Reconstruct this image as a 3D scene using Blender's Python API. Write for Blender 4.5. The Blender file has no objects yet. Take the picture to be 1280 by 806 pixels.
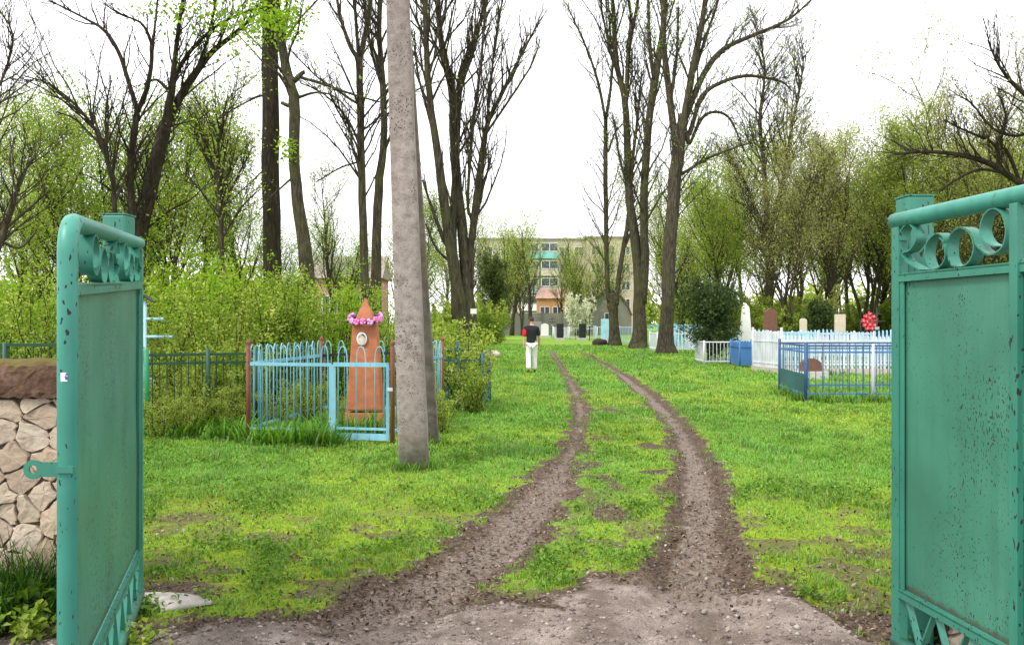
import bpy, math, random
import numpy as np
from mathutils import Vector, Matrix

rnd = random.Random(7)
nrg = np.random.default_rng(11)
SC = bpy.context.scene
COL = SC.collection
F, H, CX, HY = 1066.667, 1.6, 640.0, 403.0      # focal length in photo pixels, eye height, principal point


def P(px, py, Y):
    """a photo pixel at depth Y as a point of the place"""
    return ((px - CX) * Y / F, Y, H - (py - HY) * Y / F)


def GP(px, py):
    """a photo pixel on the flat ground"""
    Y = H * F / (py - HY)
    return ((px - CX) * Y / F, Y)


# ------------------------------------------------------------------ materials
class NT:
    def __init__(self, name):
        m = bpy.data.materials.new(name)
        m.use_nodes = True
        self.m = m
        self.t = m.node_tree
        self.t.nodes.clear()
        self.out = self.n('ShaderNodeOutputMaterial')

    def n(self, ty, **kw):
        nd = self.t.nodes.new(ty)
        for k, v in kw.items():
            if k in nd.bl_rna.properties:
                setattr(nd, k, v)
            else:
                self.set(nd, k, v)
        return nd

    def set(self, nd, k, v):
        s = nd.inputs[k]
        if isinstance(v, bpy.types.NodeSocket):
            self.t.links.new(v, s)
        else:
            s.default_value = v

    def link(self, a, b):
        self.t.links.new(a, b)

    def coords(self, scale=(1, 1, 1), kind='Object'):
        tc = self.n('ShaderNodeTexCoord')
        mp = self.n('ShaderNodeMapping')
        mp.inputs['Scale'].default_value = scale
        self.link(tc.outputs[kind], mp.inputs['Vector'])
        return mp.outputs['Vector']

    def noise(self, vec, scale, detail=4, rough=0.55):
        nd = self.n('ShaderNodeTexNoise')
        nd.inputs['Scale'].default_value = scale
        nd.inputs['Detail'].default_value = detail
        nd.inputs['Roughness'].default_value = rough
        self.link(vec, nd.inputs['Vector'])
        return nd.outputs['Fac']

    def ramp(self, fac, stops, mode='LINEAR'):
        r = self.n('ShaderNodeValToRGB')
        cr = r.color_ramp
        cr.interpolation = mode
        while len(cr.elements) < len(stops):
            cr.elements.new(0.5)
        for e, (p, c) in zip(cr.elements, stops):
            e.position = p
            e.color = (c, c, c, 1) if isinstance(c, (int, float)) else (*c[:3], 1)
        self.link(fac, r.inputs['Fac'])
        return r.outputs['Color']

    def mix(self, fac, a, b, mode='MIX'):
        mx = self.n('ShaderNodeMix')
        mx.data_type = 'RGBA'
        mx.blend_type = mode
        for s, v in ((mx.inputs['Factor'], fac), (mx.inputs['A'], a), (mx.inputs['B'], b)):
            pass
        def put(sock, v):
            if isinstance(v, bpy.types.NodeSocket):
                self.link(v, sock)
            elif isinstance(v, (int, float)):
                sock.default_value = v
            else:
                sock.default_value = (*v[:3], 1)
        put(mx.inputs[0], fac)
        put(mx.inputs[6], a)
        put(mx.inputs[7], b)
        return mx.outputs[2]

    def math(self, op, a, b=None, clamp=False):
        nd = self.n('ShaderNodeMath')
        nd.operation = op
        nd.use_clamp = clamp
        for i, v in enumerate((a, b)):
            if v is None:
                continue
            if isinstance(v, bpy.types.NodeSocket):
                self.link(v, nd.inputs[i])
            else:
                nd.inputs[i].default_value = v
        return nd.outputs[0]

    def bump(self, h, strength=0.3, dist=0.02):
        b = self.n('ShaderNodeBump')
        b.inputs['Strength'].default_value = strength
        b.inputs['Distance'].default_value = dist
        self.link(h, b.inputs['Height'])
        return b.outputs['Normal']

    def principled(self, color, rough=0.7, normal=None, metallic=0.0, spec=0.4):
        p = self.n('ShaderNodeBsdfPrincipled')
        self.set(p, 'Base Color', color if isinstance(color, bpy.types.NodeSocket) else (*color, 1))
        self.set(p, 'Roughness', rough)
        self.set(p, 'Metallic', metallic)
        self.set(p, 'Specular IOR Level', spec)
        if normal is not None:
            self.link(normal, p.inputs['Normal'])
        self.link(p.outputs[0], self.out.inputs[0])
        return self.m


def island(nt):
    g = nt.n('ShaderNodeNewGeometry')
    return g.outputs['Random Per Island']


def m_paint(name, c, chips=0.5, rust=(0.034, 0.022, 0.016), stretch=(1, 1, .45), rough=0.42, chipscale=26, dark=None, seam=None):
    t = NT(name)
    v = t.coords()
    vs = t.coords(stretch)
    big = t.noise(v, 1.7, 5)
    fine = t.noise(v, 14, 5, .65)
    c2 = tuple(x * .72 for x in c)
    c3 = tuple(min(1, x * 1.16 + .01) for x in c)
    base = t.ramp(big, [(.3, c2), (.55, c), (.75, c3)])
    streak = t.noise(t.coords((9, 9, .7)), 2.2, 4)
    base = t.mix(t.math('MULTIPLY', t.ramp(streak, [(.45, 0), (.72, 1)]), .55), base, c2)
    vo = t.n('ShaderNodeTexVoronoi')
    vo.inputs['Scale'].default_value = chipscale
    vo.inputs['Randomness'].default_value = 1
    dv = t.n('ShaderNodeVectorMath')
    dv.operation = 'ADD'
    nz = t.n('ShaderNodeTexNoise')
    nz.inputs['Scale'].default_value = 30
    t.link(vs, nz.inputs['Vector'])
    sc_ = t.n('ShaderNodeVectorMath')
    sc_.operation = 'SCALE'
    sc_.inputs['Scale'].default_value = .05
    t.link(nz.outputs['Color'], sc_.inputs[0])
    t.link(vs, dv.inputs[0])
    t.link(sc_.outputs[0], dv.inputs[1])
    t.link(dv.outputs[0], vo.inputs['Vector'])
    where = t.noise(vs, 2.6, 3)
    size = t.math('MULTIPLY', t.ramp(where, [(.30, 0), (.80, 1)]), chips)
    chip = t.math('LESS_THAN', vo.outputs['Distance'], size)
    big_chip = t.ramp(t.noise(vs, 11, 7, .75), [(.69 - .05 * chips, 0), (.72 - .05 * chips, 1)])
    chip = t.math('MAXIMUM', chip, t.math('MULTIPLY', big_chip, min(1, chips * 1.6)))
    rustc = t.mix(t.ramp(fine, [(.35, .35), (.6, 1)]), rust, dark or (.014, .030, .024))
    if seam:
        sp = t.n('ShaderNodeSeparateXYZ')
        t.link(v, sp.inputs[0])
        for z0_, z1_, amt in seam:
            near_ = t.math('SUBTRACT', 1.0, t.math('DIVIDE', t.math('ABSOLUTE', t.math('SUBTRACT', sp.outputs[2], z0_)), z1_), True)
            ragged = t.ramp(t.math('ADD', t.math('MULTIPLY', near_, .62), t.math('MULTIPLY', t.noise(t.coords((1, 1, .35)), 13, 6, .7), .62)), [(.62, 0), (.84, amt)])
            base = t.mix(ragged, base, t.mix(fine, (.085, .038, .018), (.028, .022, .018)))
    col = t.mix(chip, base, rustc)
    hgt = t.math('SUBTRACT', t.math('MULTIPLY', fine, .25), t.math('MULTIPLY', chip, .4))
    r = t.math('ADD', t.math('MULTIPLY', chip, .4), rough, True)
    return t.principled(col, r, t.bump(hgt, .35, .008))


def m_plain(name, c, var=.25, scale=6, rough=.6, bump=.2, spec=.35):
    t = NT(name)
    v = t.coords()
    n = t.noise(v, scale, 6, .6)
    n2 = t.noise(v, scale * .22, 3)
    lo = tuple(x * (1 - var) for x in c)
    hi = tuple(min(1, x * (1 + var)) for x in c)
    col = t.ramp(n, [(.3, lo), (.7, hi)])
    col = t.mix(t.math('MULTIPLY', t.ramp(n2, [(.45, 0), (.7, 1)]), .35), col, lo)
    return t.principled(col, rough, t.bump(n, bump, .01), spec=spec)


def m_bark(name, lo, hi, moss=None, sc=1.0):
    t = NT(name)
    v = t.coords((1, 1, .16))
    v1 = t.coords()
    n = t.noise(v, 16 * sc, 8, .7)
    n2 = t.noise(v1, 1.3 * sc, 4)
    n3 = t.noise(v, 55 * sc, 4, .7)
    f = t.math('ADD', t.math('MULTIPLY', n, .75), t.math('MULTIPLY', n3, .25))
    col = t.ramp(f, [(.36, tuple(x * .5 for x in lo)), (.48, lo), (.64, hi)])
    if moss:
        col = t.mix(t.math('MULTIPLY', t.ramp(n2, [(.42, 0), (.66, 1)]), .6), col, moss)
    return t.principled(col, .9, t.bump(f, .7, .05), spec=.15)


def m_leaf(name, stops, trans=.4, rough=.55):
    t = NT(name)
    r = island(t)
    col = t.ramp(r, stops)
    v = t.coords(kind='Object')
    nz = t.noise(v, .9, 3)
    col = t.mix(t.ramp(nz, [(.35, .45), (.65, 0)]), col, stops[0][1])
    p = t.n('ShaderNodeBsdfPrincipled')
    t.link(col, p.inputs['Base Color'])
    p.inputs['Roughness'].default_value = rough
    p.inputs['Specular IOR Level'].default_value = .25
    tr = t.n('ShaderNodeBsdfTranslucent')
    t.link(t.mix(1.0, col, (1.0, 1.0, .62), 'MULTIPLY'), tr.inputs['Color'])
    mx = t.n('ShaderNodeMixShader')
    mx.inputs[0].default_value = trans
    t.link(p.outputs[0], mx.inputs[1])
    t.link(tr.outputs[0], mx.inputs[2])
    t.link(mx.outputs[0], t.out.inputs[0])
    return t.m


def m_grass(name):
    t = NT(name)
    a = t.n('ShaderNodeAttribute')
    a.attribute_name = 'Col'
    p = t.n('ShaderNodeBsdfPrincipled')
    t.link(a.outputs['Color'], p.inputs['Base Color'])
    p.inputs['Roughness'].default_value = .5
    p.inputs['Specular IOR Level'].default_value = .3
    tr = t.n('ShaderNodeBsdfTranslucent')
    t.link(t.mix(1.0, a.outputs['Color'], (1, 1, .5), 'MULTIPLY'), tr.inputs['Color'])
    mx = t.n('ShaderNodeMixShader')
    mx.inputs[0].default_value = .4
    t.link(p.outputs[0], mx.inputs[1])
    t.link(tr.outputs[0], mx.inputs[2])
    t.link(mx.outputs[0], t.out.inputs[0])
    return t.m


def m_ground():
    t = NT('ground_soil_and_grass')
    a = t.n('ShaderNodeAttribute')
    a.attribute_name = 'Mask'
    s = t.n('ShaderNodeSeparateColor')
    t.link(a.outputs['Color'], s.inputs[0])
    dirt, apron, patch = s.outputs[0], s.outputs[1], s.outputs[2]
    v = t.coords()
    n1 = t.noise(v, 3.2, 6, .65)
    n2 = t.noise(v, 26, 6, .7)
    n3 = t.noise(v, 120, 4, .7)
    n4 = t.noise(v, .35, 4)
    grass = t.ramp(n2, [(.3, (.065, .14, .02)), (.5, (.15, .31, .035)), (.7, (.25, .43, .05))])
    yel = t.ramp(n2, [(.3, (.12, .17, .012)), (.6, (.27, .37, .02))])
    grass = t.mix(patch, grass, yel)
    grass = t.mix(t.math('MULTIPLY', t.ramp(n4, [(.45, 0), (.7, 1)]), .4), grass, (.07, .15, .012))
    soil = t.ramp(n2, [(.28, (.034, .024, .017)), (.5, (.092, .064, .045)), (.72, (.20, .150, .112))])
    hard = t.ramp(n2, [(.28, (.080, .060, .047)), (.5, (.178, .140, .114)), (.72, (.31, .256, .218))])
    comp = t.ramp(t.math('ADD', a.outputs['Alpha'], t.math('MULTIPLY', t.math('SUBTRACT', n1, .5), 1.1)), [(.3, 0), (.75, 1)])
    soil = t.mix(comp, soil, hard)
    flake = t.n('ShaderNodeTexVoronoi')
    flake.inputs['Scale'].default_value = 34
    t.link(v, flake.inputs['Vector'])
    fl = t.math('LESS_THAN', flake.outputs['Distance'], .23)
    fcol = t.ramp(flake.outputs['Color'], [(.2, (.05, .032, .022)), (.6, (.22, .15, .09)), (.9, (.34, .29, .23))])
    soil = t.mix(t.math('MULTIPLY', fl, .6), soil, fcol)
    grav = t.ramp(n3, [(.3, (.16, .125, .104)), (.5, (.335, .272, .235)), (.72, (.52, .44, .395))])
    grav = t.mix(t.ramp(n1, [(.40, .85), (.62, 0)]), grav, (.125, .092, .072))
    crack = t.n('ShaderNodeTexVoronoi')
    crack.feature = 'DISTANCE_TO_EDGE'
    crack.inputs['Scale'].default_value = 1.5
    wv = t.n('ShaderNodeVectorMath')
    wv.operation = 'ADD'
    nn = t.n('ShaderNodeTexNoise')
    nn.inputs['Scale'].default_value = 3
    nn.inputs['Detail'].default_value = 5
    t.link(v, nn.inputs['Vector'])
    t.link(v, wv.inputs[0])
    t.link(nn.outputs['Color'], wv.inputs[1])
    t.link(wv.outputs[0], crack.inputs['Vector'])
    grav = t.mix(t.ramp(crack.outputs['Distance'], [(.0, .32), (.02, 0)]), grav, (.07, .055, .045))
    jit = t.math('MULTIPLY', t.math('SUBTRACT', n2, .5), .9)
    dm = t.ramp(t.math('ADD', dirt, jit), [(.36, 0), (.62, 1)])
    worn = t.math('MULTIPLY', t.math('SUBTRACT', t.noise(v, 5.5, 6, .7), .5), 1.5)
    am = t.ramp(t.math('ADD', t.math('ADD', apron, jit), t.math('MULTIPLY', worn, .8)), [(.42, 0), (.66, 1)])
    col = t.mix(dm, grass, soil)
    col = t.mix(am, col, grav)
    h = t.math('ADD', t.math('MULTIPLY', n2, .7), t.math('MULTIPLY', n3, .45))
    return t.principled(col, .92, t.bump(h, .8, .03), spec=.15)


TEAL = m_paint('teal_gate_paint', (.038, .205, .145), chips=.42, chipscale=45)
TEAL_SHEET = m_paint('teal_sheet_paint', (.050, .205, .138), chips=.42, chipscale=84, stretch=(1, 1, .5), seam=[(.345, .06, .7), (1.815, .05, .5)])
TEAL_PIPE = m_paint('teal_pipe_paint', (.038, .235, .178), chips=.36, chipscale=45, seam=[(0.0, .35, .5)])
BLUE = m_paint('sky_blue_fence_paint', (.20, .46, .58), chips=.22, rough=.5)
BLUE2 = m_paint('mid_blue_fence_paint', (.05, .165, .40), chips=.25, rough=.5)
NAVY = m_paint('deep_blue_fence_paint', (.03, .09, .22), chips=.3, rough=.5)
LAV = m_plain('lavender_paint', (.55, .52, .68), .1)
WHITE = m_paint('white_fence_paint', (.62, .64, .70), chips=.2, rough=.55)
LBLUE = m_paint('pale_blue_fence_paint', (.36, .60, .75), chips=.2, rough=.5)
DKGREEN = m_paint('dark_green_fence_paint', (.010, .062, .028), chips=.3, rough=.5)
GREENP = m_paint('bright_green_post_paint', (.02, .25, .11), chips=.25, rough=.5)
DKTEAL = m_paint('dark_teal_fence_paint', (.02, .10, .125), chips=.3, rough=.5)
RUSTY = m_paint('rust_brown_post_paint', (.21, .07, .034), chips=.3, rough=.6)
TERRA = m_plain('terracotta_monument_paint', (.40, .135, .058), .28, 6, .6)
BLACKM = m_plain('blackened_metal', (.015, .017, .016), .3, 12, .5)
GREYM = m_plain('grey_metal', (.33, .36, .37), .2, 12, .5)
CONC = None


def m_concrete():
    t = NT('weathered_pole_concrete')
    v = t.coords()
    vs = t.coords((1, 1, .22))
    n = t.noise(v, 9, 8, .7)
    n2 = t.noise(vs, 2.0, 4)
    col = t.ramp(n, [(.3, (.16, .135, .12)), (.5, (.29, .25, .228)), (.72, (.40, .355, .33))])
    col = t.mix(t.math('MULTIPLY', t.ramp(n2, [(.4, 0), (.68, 1)]), .5), col, (.135, .115, .10))
    vo = t.n('ShaderNodeTexVoronoi')
    vo.inputs['Scale'].default_value = 42
    t.link(v, vo.inputs['Vector'])
    sz = t.math('MULTIPLY', t.ramp(t.noise(v, 4, 3), [(.32, .1), (.66, 1)]), .33)
    pit = t.math('LESS_THAN', vo.outputs['Distance'], sz)
    col = t.mix(pit, col, (.075, .055, .045))
    rs = t.ramp(t.noise(t.coords((1, 1, .3)), 3.2, 5, .6), [(.66, 0), (.76, .55)])
    col = t.mix(rs, col, (.27, .13, .075))
    h = t.math('SUBTRACT', n, t.math('MULTIPLY', pit, .8))
    return t.principled(col, .9, t.bump(h, .7, .02), spec=.2)


CONC = m_concrete()
CONC_SHADED = m_plain('shaded_strut_concrete', (.155, .132, .115), .45, 9, .95, .6)  # shade on the strut is put into its base colour
BARK_DARK = m_bark('dark_furrowed_bark', (.021, .016, .011), (.070, .054, .038), (.038, .040, .014))
BARK_OLIVE = m_bark('mossy_olive_bark', (.034, .028, .019), (.125, .104, .072), (.068, .074, .026))
BARK_GREY = m_bark('grey_brown_bark', (.040, .032, .024), (.135, .108, .083), (.068, .07, .03))
BARK_WTWIG = m_bark('pale_twig_bark', (.085, .066, .048), (.17, .135, .10))
BARK_TWIG = m_bark('thin_twig_bark', (.022, .017, .013), (.06, .046, .036))
LEAF_YEL = m_leaf('fresh_yellow_green_leaf', [(0, (.13, .22, .025)), (.4, (.30, .42, .05)), (.75, (.48, .57, .09)), (1, (.64, .68, .22))], .5)
LEAF_SPR = m_leaf('bright_spring_leaf', [(0, (.14, .26, .015)), (.5, (.26, .44, .02)), (1, (.40, .56, .04))], .5)
LEAF_OLV = m_leaf('olive_spring_leaf', [(0, (.20, .28, .045)), (.5, (.39, .48, .085)), (1, (.58, .65, .18))], .55)
LEAF_BUFF = m_leaf('buff_budding_leaf', [(0, (.24, .25, .08)), (.5, (.41, .43, .13)), (1, (.56, .58, .22))], .5)
LEAF_DARK = m_leaf('dark_evergreen_needle', [(0, (.012, .03, .008)), (.55, (.045, .09, .018)), (1, (.14, .20, .045))], .15)
LEAF_MID = m_leaf('mid_green_leaf', [(0, (.045, .10, .010)), (.55, (.10, .20, .014)), (1, (.20, .32, .03))], .35)
LEAF_PALE = m_leaf('pale_needle', [(0, (.06, .085, .02)), (.6, (.12, .16, .04)), (1, (.20, .25, .07))], .25)
PETAL_W = m_leaf('white_blossom_petal', [(0, (.6, .62, .5)), (1, (.8, .82, .74))], .4)
PETAL_P = m_plain('pink_petal', (.72, .20, .46), .25, 30, .6)
PETAL_R = m_plain('red_petal', (.62, .045, .06), .35, 20, .6)
LEAF_WEED = m_leaf('low_weed_leaf', [(0, (.06, .15, .016)), (.55, (.13, .27, .025)), (1, (.24, .38, .05))], .35)
GRASS = m_grass('grass_blade')
GROUND = m_ground()


# ------------------------------------------------------------------ mesh helpers
class MB:
    def __init__(self):
        self.v, self.f = [], []

    def box(self, c, s, rz=0.0, top=None, m=None):
        """box centred at c, full sizes s; top = scale of upper face"""
        k = len(self.v)
        tx, ty = (top if top else (1, 1))
        cr, sr = math.cos(rz), math.sin(rz)
        for z, ax, ay in ((-.5, 1, 1), (.5, tx, ty)):
            for x, y in ((-.5, -.5), (.5, -.5), (.5, .5), (-.5, .5)):
                X, Y_ = x * s[0] * ax, y * s[1] * ay
                p = (X * cr - Y_ * sr, X * sr + Y_ * cr, z * s[2])
                if m:
                    p = tuple(m @ Vector(p))
                self.v.append((c[0] + p[0], c[1] + p[1], c[2] + p[2]))
        for q in ((0, 3, 2, 1), (4, 5, 6, 7), (0, 1, 5, 4), (1, 2, 6, 5), (2, 3, 7, 6), (3, 0, 4, 7)):
            self.f.append(tuple(k + i for i in q))

    def bar(self, a, b, w, t=None, up=(0, 0, 1)):
        """rectangular bar from a to b; w across (horizontal), t along up"""
        t = t or w
        a, b = Vector(a), Vector(b)
        d = (b - a).normalized()
        u = Vector(up)
        if abs(d.dot(u)) > .98:
            u = Vector((0, 1, 0)) if abs(d.y) < .9 else Vector((1, 0, 0))
        s = d.cross(u).normalized()
        u = s.cross(d).normalized()
        k = len(self.v)
        for p in (a, b):
            for i, j in ((-1, -1), (1, -1), (1, 1), (-1, 1)):
                self.v.append(tuple(p + s * (i * w / 2) + u * (j * t / 2)))
        for q in ((3, 2, 1, 0), (4, 5, 6, 7), (0, 1, 5, 4), (1, 2, 6, 5), (2, 3, 7, 6), (3, 0, 4, 7)):
            self.f.append(tuple(k + i for i in q))

    def tube(self, pts, rad, n=6, caps=True):
        """tapered tube along a polyline with a carried frame"""
        m = len(pts)
        if m < 2:
            return
        if not hasattr(rad, '__len__'):
            rad = [rad] * m
        k = len(self.v)
        px = py = pz = None
        cs = [(math.cos(2 * math.pi * i / n), math.sin(2 * math.pi * i / n)) for i in range(n)]
        for i in range(m):
            a = pts[max(0, i - 1)]
            b = pts[min(m - 1, i + 1)]
            dx, dy, dz = b[0] - a[0], b[1] - a[1], b[2] - a[2]
            l = math.sqrt(dx * dx + dy * dy + dz * dz) or 1e-9
            dx, dy, dz = dx / l, dy / l, dz / l
            if px is None:
                if abs(dz) < .9:
                    px, py, pz = -dy, dx, 0
                else:
                    px, py, pz = 1, 0, 0
            q = px * dx + py * dy + pz * dz
            px, py, pz = px - q * dx, py - q * dy, pz - q * dz
            l = math.sqrt(px * px + py * py + pz * pz) or 1e-9
            px, py, pz = px / l, py / l, pz / l
            bx, by, bz = dy * pz - dz * py, dz * px - dx * pz, dx * py - dy * px
            r = rad[i]
            o = pts[i]
            for c, s in cs:
                self.v.append((o[0] + r * (px * c + bx * s), o[1] + r * (py * c + by * s), o[2] + r * (pz * c + bz * s)))
        for i in range(m - 1):
            r0 = k + i * n
            for j in range(n):
                j2 = (j + 1) % n
                self.f.append((r0 + j, r0 + j2, r0 + n + j2, r0 + n + j))
        if caps:
            self.f.append(tuple(k + n - 1 - j for j in range(n)))
            self.f.append(tuple(k + (m - 1) * n + j for j in range(n)))

    def lathe(self, prof, c, n=16, sq=None):
        """profile [(r,z)] turned round the vertical through c"""
        k = len(self.v)
        for r, z in prof:
            for j in range(n):
                a = 2 * math.pi * (j + .5) / n
                self.v.append((c[0] + r * math.cos(a), c[1] + r * math.sin(a), c[2] + z))
        for i in range(len(prof) - 1):
            for j in range(n):
                j2 = (j + 1) % n
                self.f.append((k + i * n + j, k + i * n + j2, k + (i + 1) * n + j2, k + (i + 1) * n + j))
        self.f.append(tuple(k + n - 1 - j for j in range(n)))
        self.f.append(tuple(k + (len(prof) - 1) * n + j for j in range(n)))

    def blob(self, c, r, n=8, m=5, jit=0.0, rg=rnd):
        k = len(self.v)
        if not hasattr(r, '__len__'):
            r = (r, r, r)
        self.v.append((c[0], c[1], c[2] - r[2]))
        for i in range(1, m):
            th = math.pi * i / m
            for j in range(n):
                a = 2 * math.pi * j / n
                q = 1 + rg.uniform(-jit, jit)
                self.v.append((c[0] + q * r[0] * math.sin(th) * math.cos(a), c[1] + q * r[1] * math.sin(th) * math.sin(a),
                               c[2] - q * r[2] * math.cos(th)))
        self.v.append((c[0], c[1], c[2] + r[2]))
        for j in range(n):
            self.f.append((k, k + 1 + (j + 1) % n, k + 1 + j))
            e = k + 1 + (m - 2) * n
            self.f.append((e + j, e + (j + 1) % n, k + 1 + (m - 1) * n))
        for i in range(m - 2):
            for j in range(n):
                a = k + 1 + i * n
                self.f.append((a + j, a + (j + 1) % n, a + n + (j + 1) % n, a + n + j))

    def build(self, name, mat, parent=None, smooth=False, bevel=0, world=None):
        me = bpy.data.meshes.new(name)
        if parent is not None and world is None:
            o = parent_world(parent)
            vv = [(x - o[0], y - o[1], z - o[2]) for x, y, z in self.v]
        else:
            vv = self.v
        me.from_pydata(vv, [], self.f)
        me.materials.append(mat)
        if smooth:
            me.polygons.foreach_set('use_smooth', [True] * len(me.polygons))
        me.update()
        ob = bpy.data.objects.new(name, me)
        COL.objects.link(ob)
        if parent is not None:
            ob.parent = parent
        if bevel:
            b = ob.modifiers.new('bevel', 'BEVEL')
            b.width = bevel
            b.segments = 2
            b.limit_method = 'ANGLE'
        return ob


WL = {}


def parent_world(o):
    return WL.get(o.name, (0, 0, 0))


def np_mesh(name, V, Fc, mat, parent=None, smooth=False, cols=None, attr='Col'):
    me = bpy.data.meshes.new(name)
    V = np.asarray(V, dtype=np.float32)
    Fc = np.asarray(Fc, dtype=np.int32)
    if parent is not None:
        V = V - np.array(parent_world(parent), dtype=np.float32)
    me.vertices.add(len(V))
    me.vertices.foreach_set('co', V.ravel())
    k = Fc.shape[1]
    me.loops.add(Fc.size)
    me.loops.foreach_set('vertex_index', Fc.ravel())
    me.polygons.add(len(Fc))
    me.polygons.foreach_set('loop_start', np.arange(0, Fc.size, k, dtype=np.int32))
    if smooth:
        me.polygons.foreach_set('use_smooth', np.ones(len(Fc), dtype=bool))
    me.update(calc_edges=True)
    if cols is not None:
        a = me.attributes.new(attr, 'FLOAT_COLOR', 'POINT')
        c4 = np.ones((len(V), 4), dtype=np.float32)
        c4[:, :cols.shape[1]] = cols
        a.data.foreach_set('color', c4.ravel())
    me.materials.append(mat)
    ob = bpy.data.objects.new(name, me)
    COL.objects.link(ob)
    if parent is not None:
        ob.parent = parent
    return ob


def tag(o, label=None, cat=None, group=None, kind=None):
    if label:
        o['label'] = label
    if cat:
        o['category'] = cat
    if group:
        o['group'] = group
    if kind:
        o['kind'] = kind
    return o


def thing(name, label, cat, loc=(0, 0, 0), group=None):
    o = bpy.data.objects.new(name, None)
    o.empty_display_size = .2
    COL.objects.link(o)
    o.location = loc
    WL[o.name] = tuple(loc)
    return tag(o, label, cat, group)


def dup(o, loc, rz=0.0, s=1.0, label=None, group=None):
    def cp(src, par):
        c = src.copy()
        COL.objects.link(c)
        c.parent = par
        for ch in [q for q in src.children]:
            cp(ch, c)
        return c
    r = cp(o, None)
    r.location = loc
    r.rotation_euler = (0, 0, rz)
    r.scale = (s, s, s) if not hasattr(s, '__len__') else s
    WL[r.name] = tuple(loc)
    if label:
        r['label'] = label
    if group:
        r['group'] = group
    return r


def leaf_arrays(C, size, rg, asp=.55, upbias=.3, fold=.18):
    """folded diamond leaves at points C"""
    n = len(C)
    C = np.asarray(C, dtype=np.float32)
    d = rg.normal(size=(n, 3))
    d[:, 2] -= .15
    d /= np.linalg.norm(d, axis=1)[:, None]
    nn = rg.normal(size=(n, 3))
    nn[:, 2] += upbias * 3
    s = np.cross(d, nn)
    s /= (np.linalg.norm(s, axis=1)[:, None] + 1e-9)
    up = np.cross(s, d)
    L = (size * rg.uniform(.6, 1.35, n))[:, None]
    V = np.empty((n, 4, 3), dtype=np.float32)
    V[:, 0] = C
    V[:, 1] = C + d * L * .45 + s * L * asp * .5 + up * L * fold
    V[:, 2] = C + d * L
    V[:, 3] = C + d * L * .45 - s * L * asp * .5 + up * L * fold
    b = np.arange(n, dtype=np.int32)[:, None] * 4
    Fc = np.concatenate([b + np.array([[0, 1, 2]]), b + np.array([[0, 2, 3]])]).astype(np.int32)
    return V.reshape(-1, 3), Fc


# ------------------------------------------------------------------ noise
def _hash(i, j, s):
    h = (i.astype(np.int64) * 374761393 + j.astype(np.int64) * 668265263 + s * 974711) & 0xffffffff
    h = ((h ^ (h >> 13)) * 1274126177) & 0xffffffff
    h = (h ^ (h >> 16)) & 0xffff
    return h / 65535.0


def vnoise(x, y, s=0):
    i, j = np.floor(x), np.floor(y)
    fx, fy = x - i, y - j
    fx, fy = fx * fx * (3 - 2 * fx), fy * fy * (3 - 2 * fy)
    a, b = _hash(i, j, s), _hash(i + 1, j, s)
    c, d = _hash(i, j + 1, s), _hash(i + 1, j + 1, s)
    return (a * (1 - fx) + b * fx) * (1 - fy) + (c * (1 - fx) + d * fx) * fy


def fbm(x, y, s=0, o=4):
    r, a, t = 0, .5, 0
    for k in range(o):
        r = r + a * vnoise(x * 2 ** k, y * 2 ** k, s + k)
        t += a
        a *= .5
    return r / t


def sstep(a, b, x):
    t = np.clip((x - a) / (b - a), 0, 1)
    return t * t * (3 - 2 * t)


# ------------------------------------------------------------------ the ground
RL = [(418, 668, 671), (425, 674, 680), (440, 682, 696), (463, 696, 713), (492, 707, 735), (516, 711, 742), (540, 704, 741),
      (564, 692, 737), (588, 668, 724), (612, 641, 722), (636, 608, 712), (660, 579, 700), (684, 548, 684), (708, 500, 655),
      (732, 440, 620), (770, 380, 590), (806, 330, 560), (900, 200, 480)]
RR = [(418, 686, 690), (425, 700, 706), (444, 728, 744), (468, 766, 790), (492, 790, 826), (516, 814, 855), (540, 828, 876),
      (564, 835, 893), (588, 835, 908), (612, 833, 917), (636, 828, 922), (660, 823, 924), (684, 814, 931), (708, 804, 943),
      (732, 795, 955), (806, 760, 985), (900, 700, 1020)]


def rut_table(R):
    rows = []
    for y, a, b in R:
        Yd = H * F / (y - HY)
        rows.append((Yd, (a - CX) * Yd / F, (b - CX) * Yd / F))
    rows.sort()
    return [np.array(c) for c in zip(*rows)]


TL, TR = rut_table(RL), rut_table(RR)
AP = sorted(GP(x, y) for x, y in [(150, 800), (250, 787), (330, 782), (420, 776), (560, 764), (640, 759), (715, 753), (742, 728),
                                 (800, 724), (850, 737), (1000, 747), (1040, 775), (1085, 806), (1180, 830)])
APX, APY = np.array([p[0] for p in AP]), np.array([p[1] for p in AP])


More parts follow.
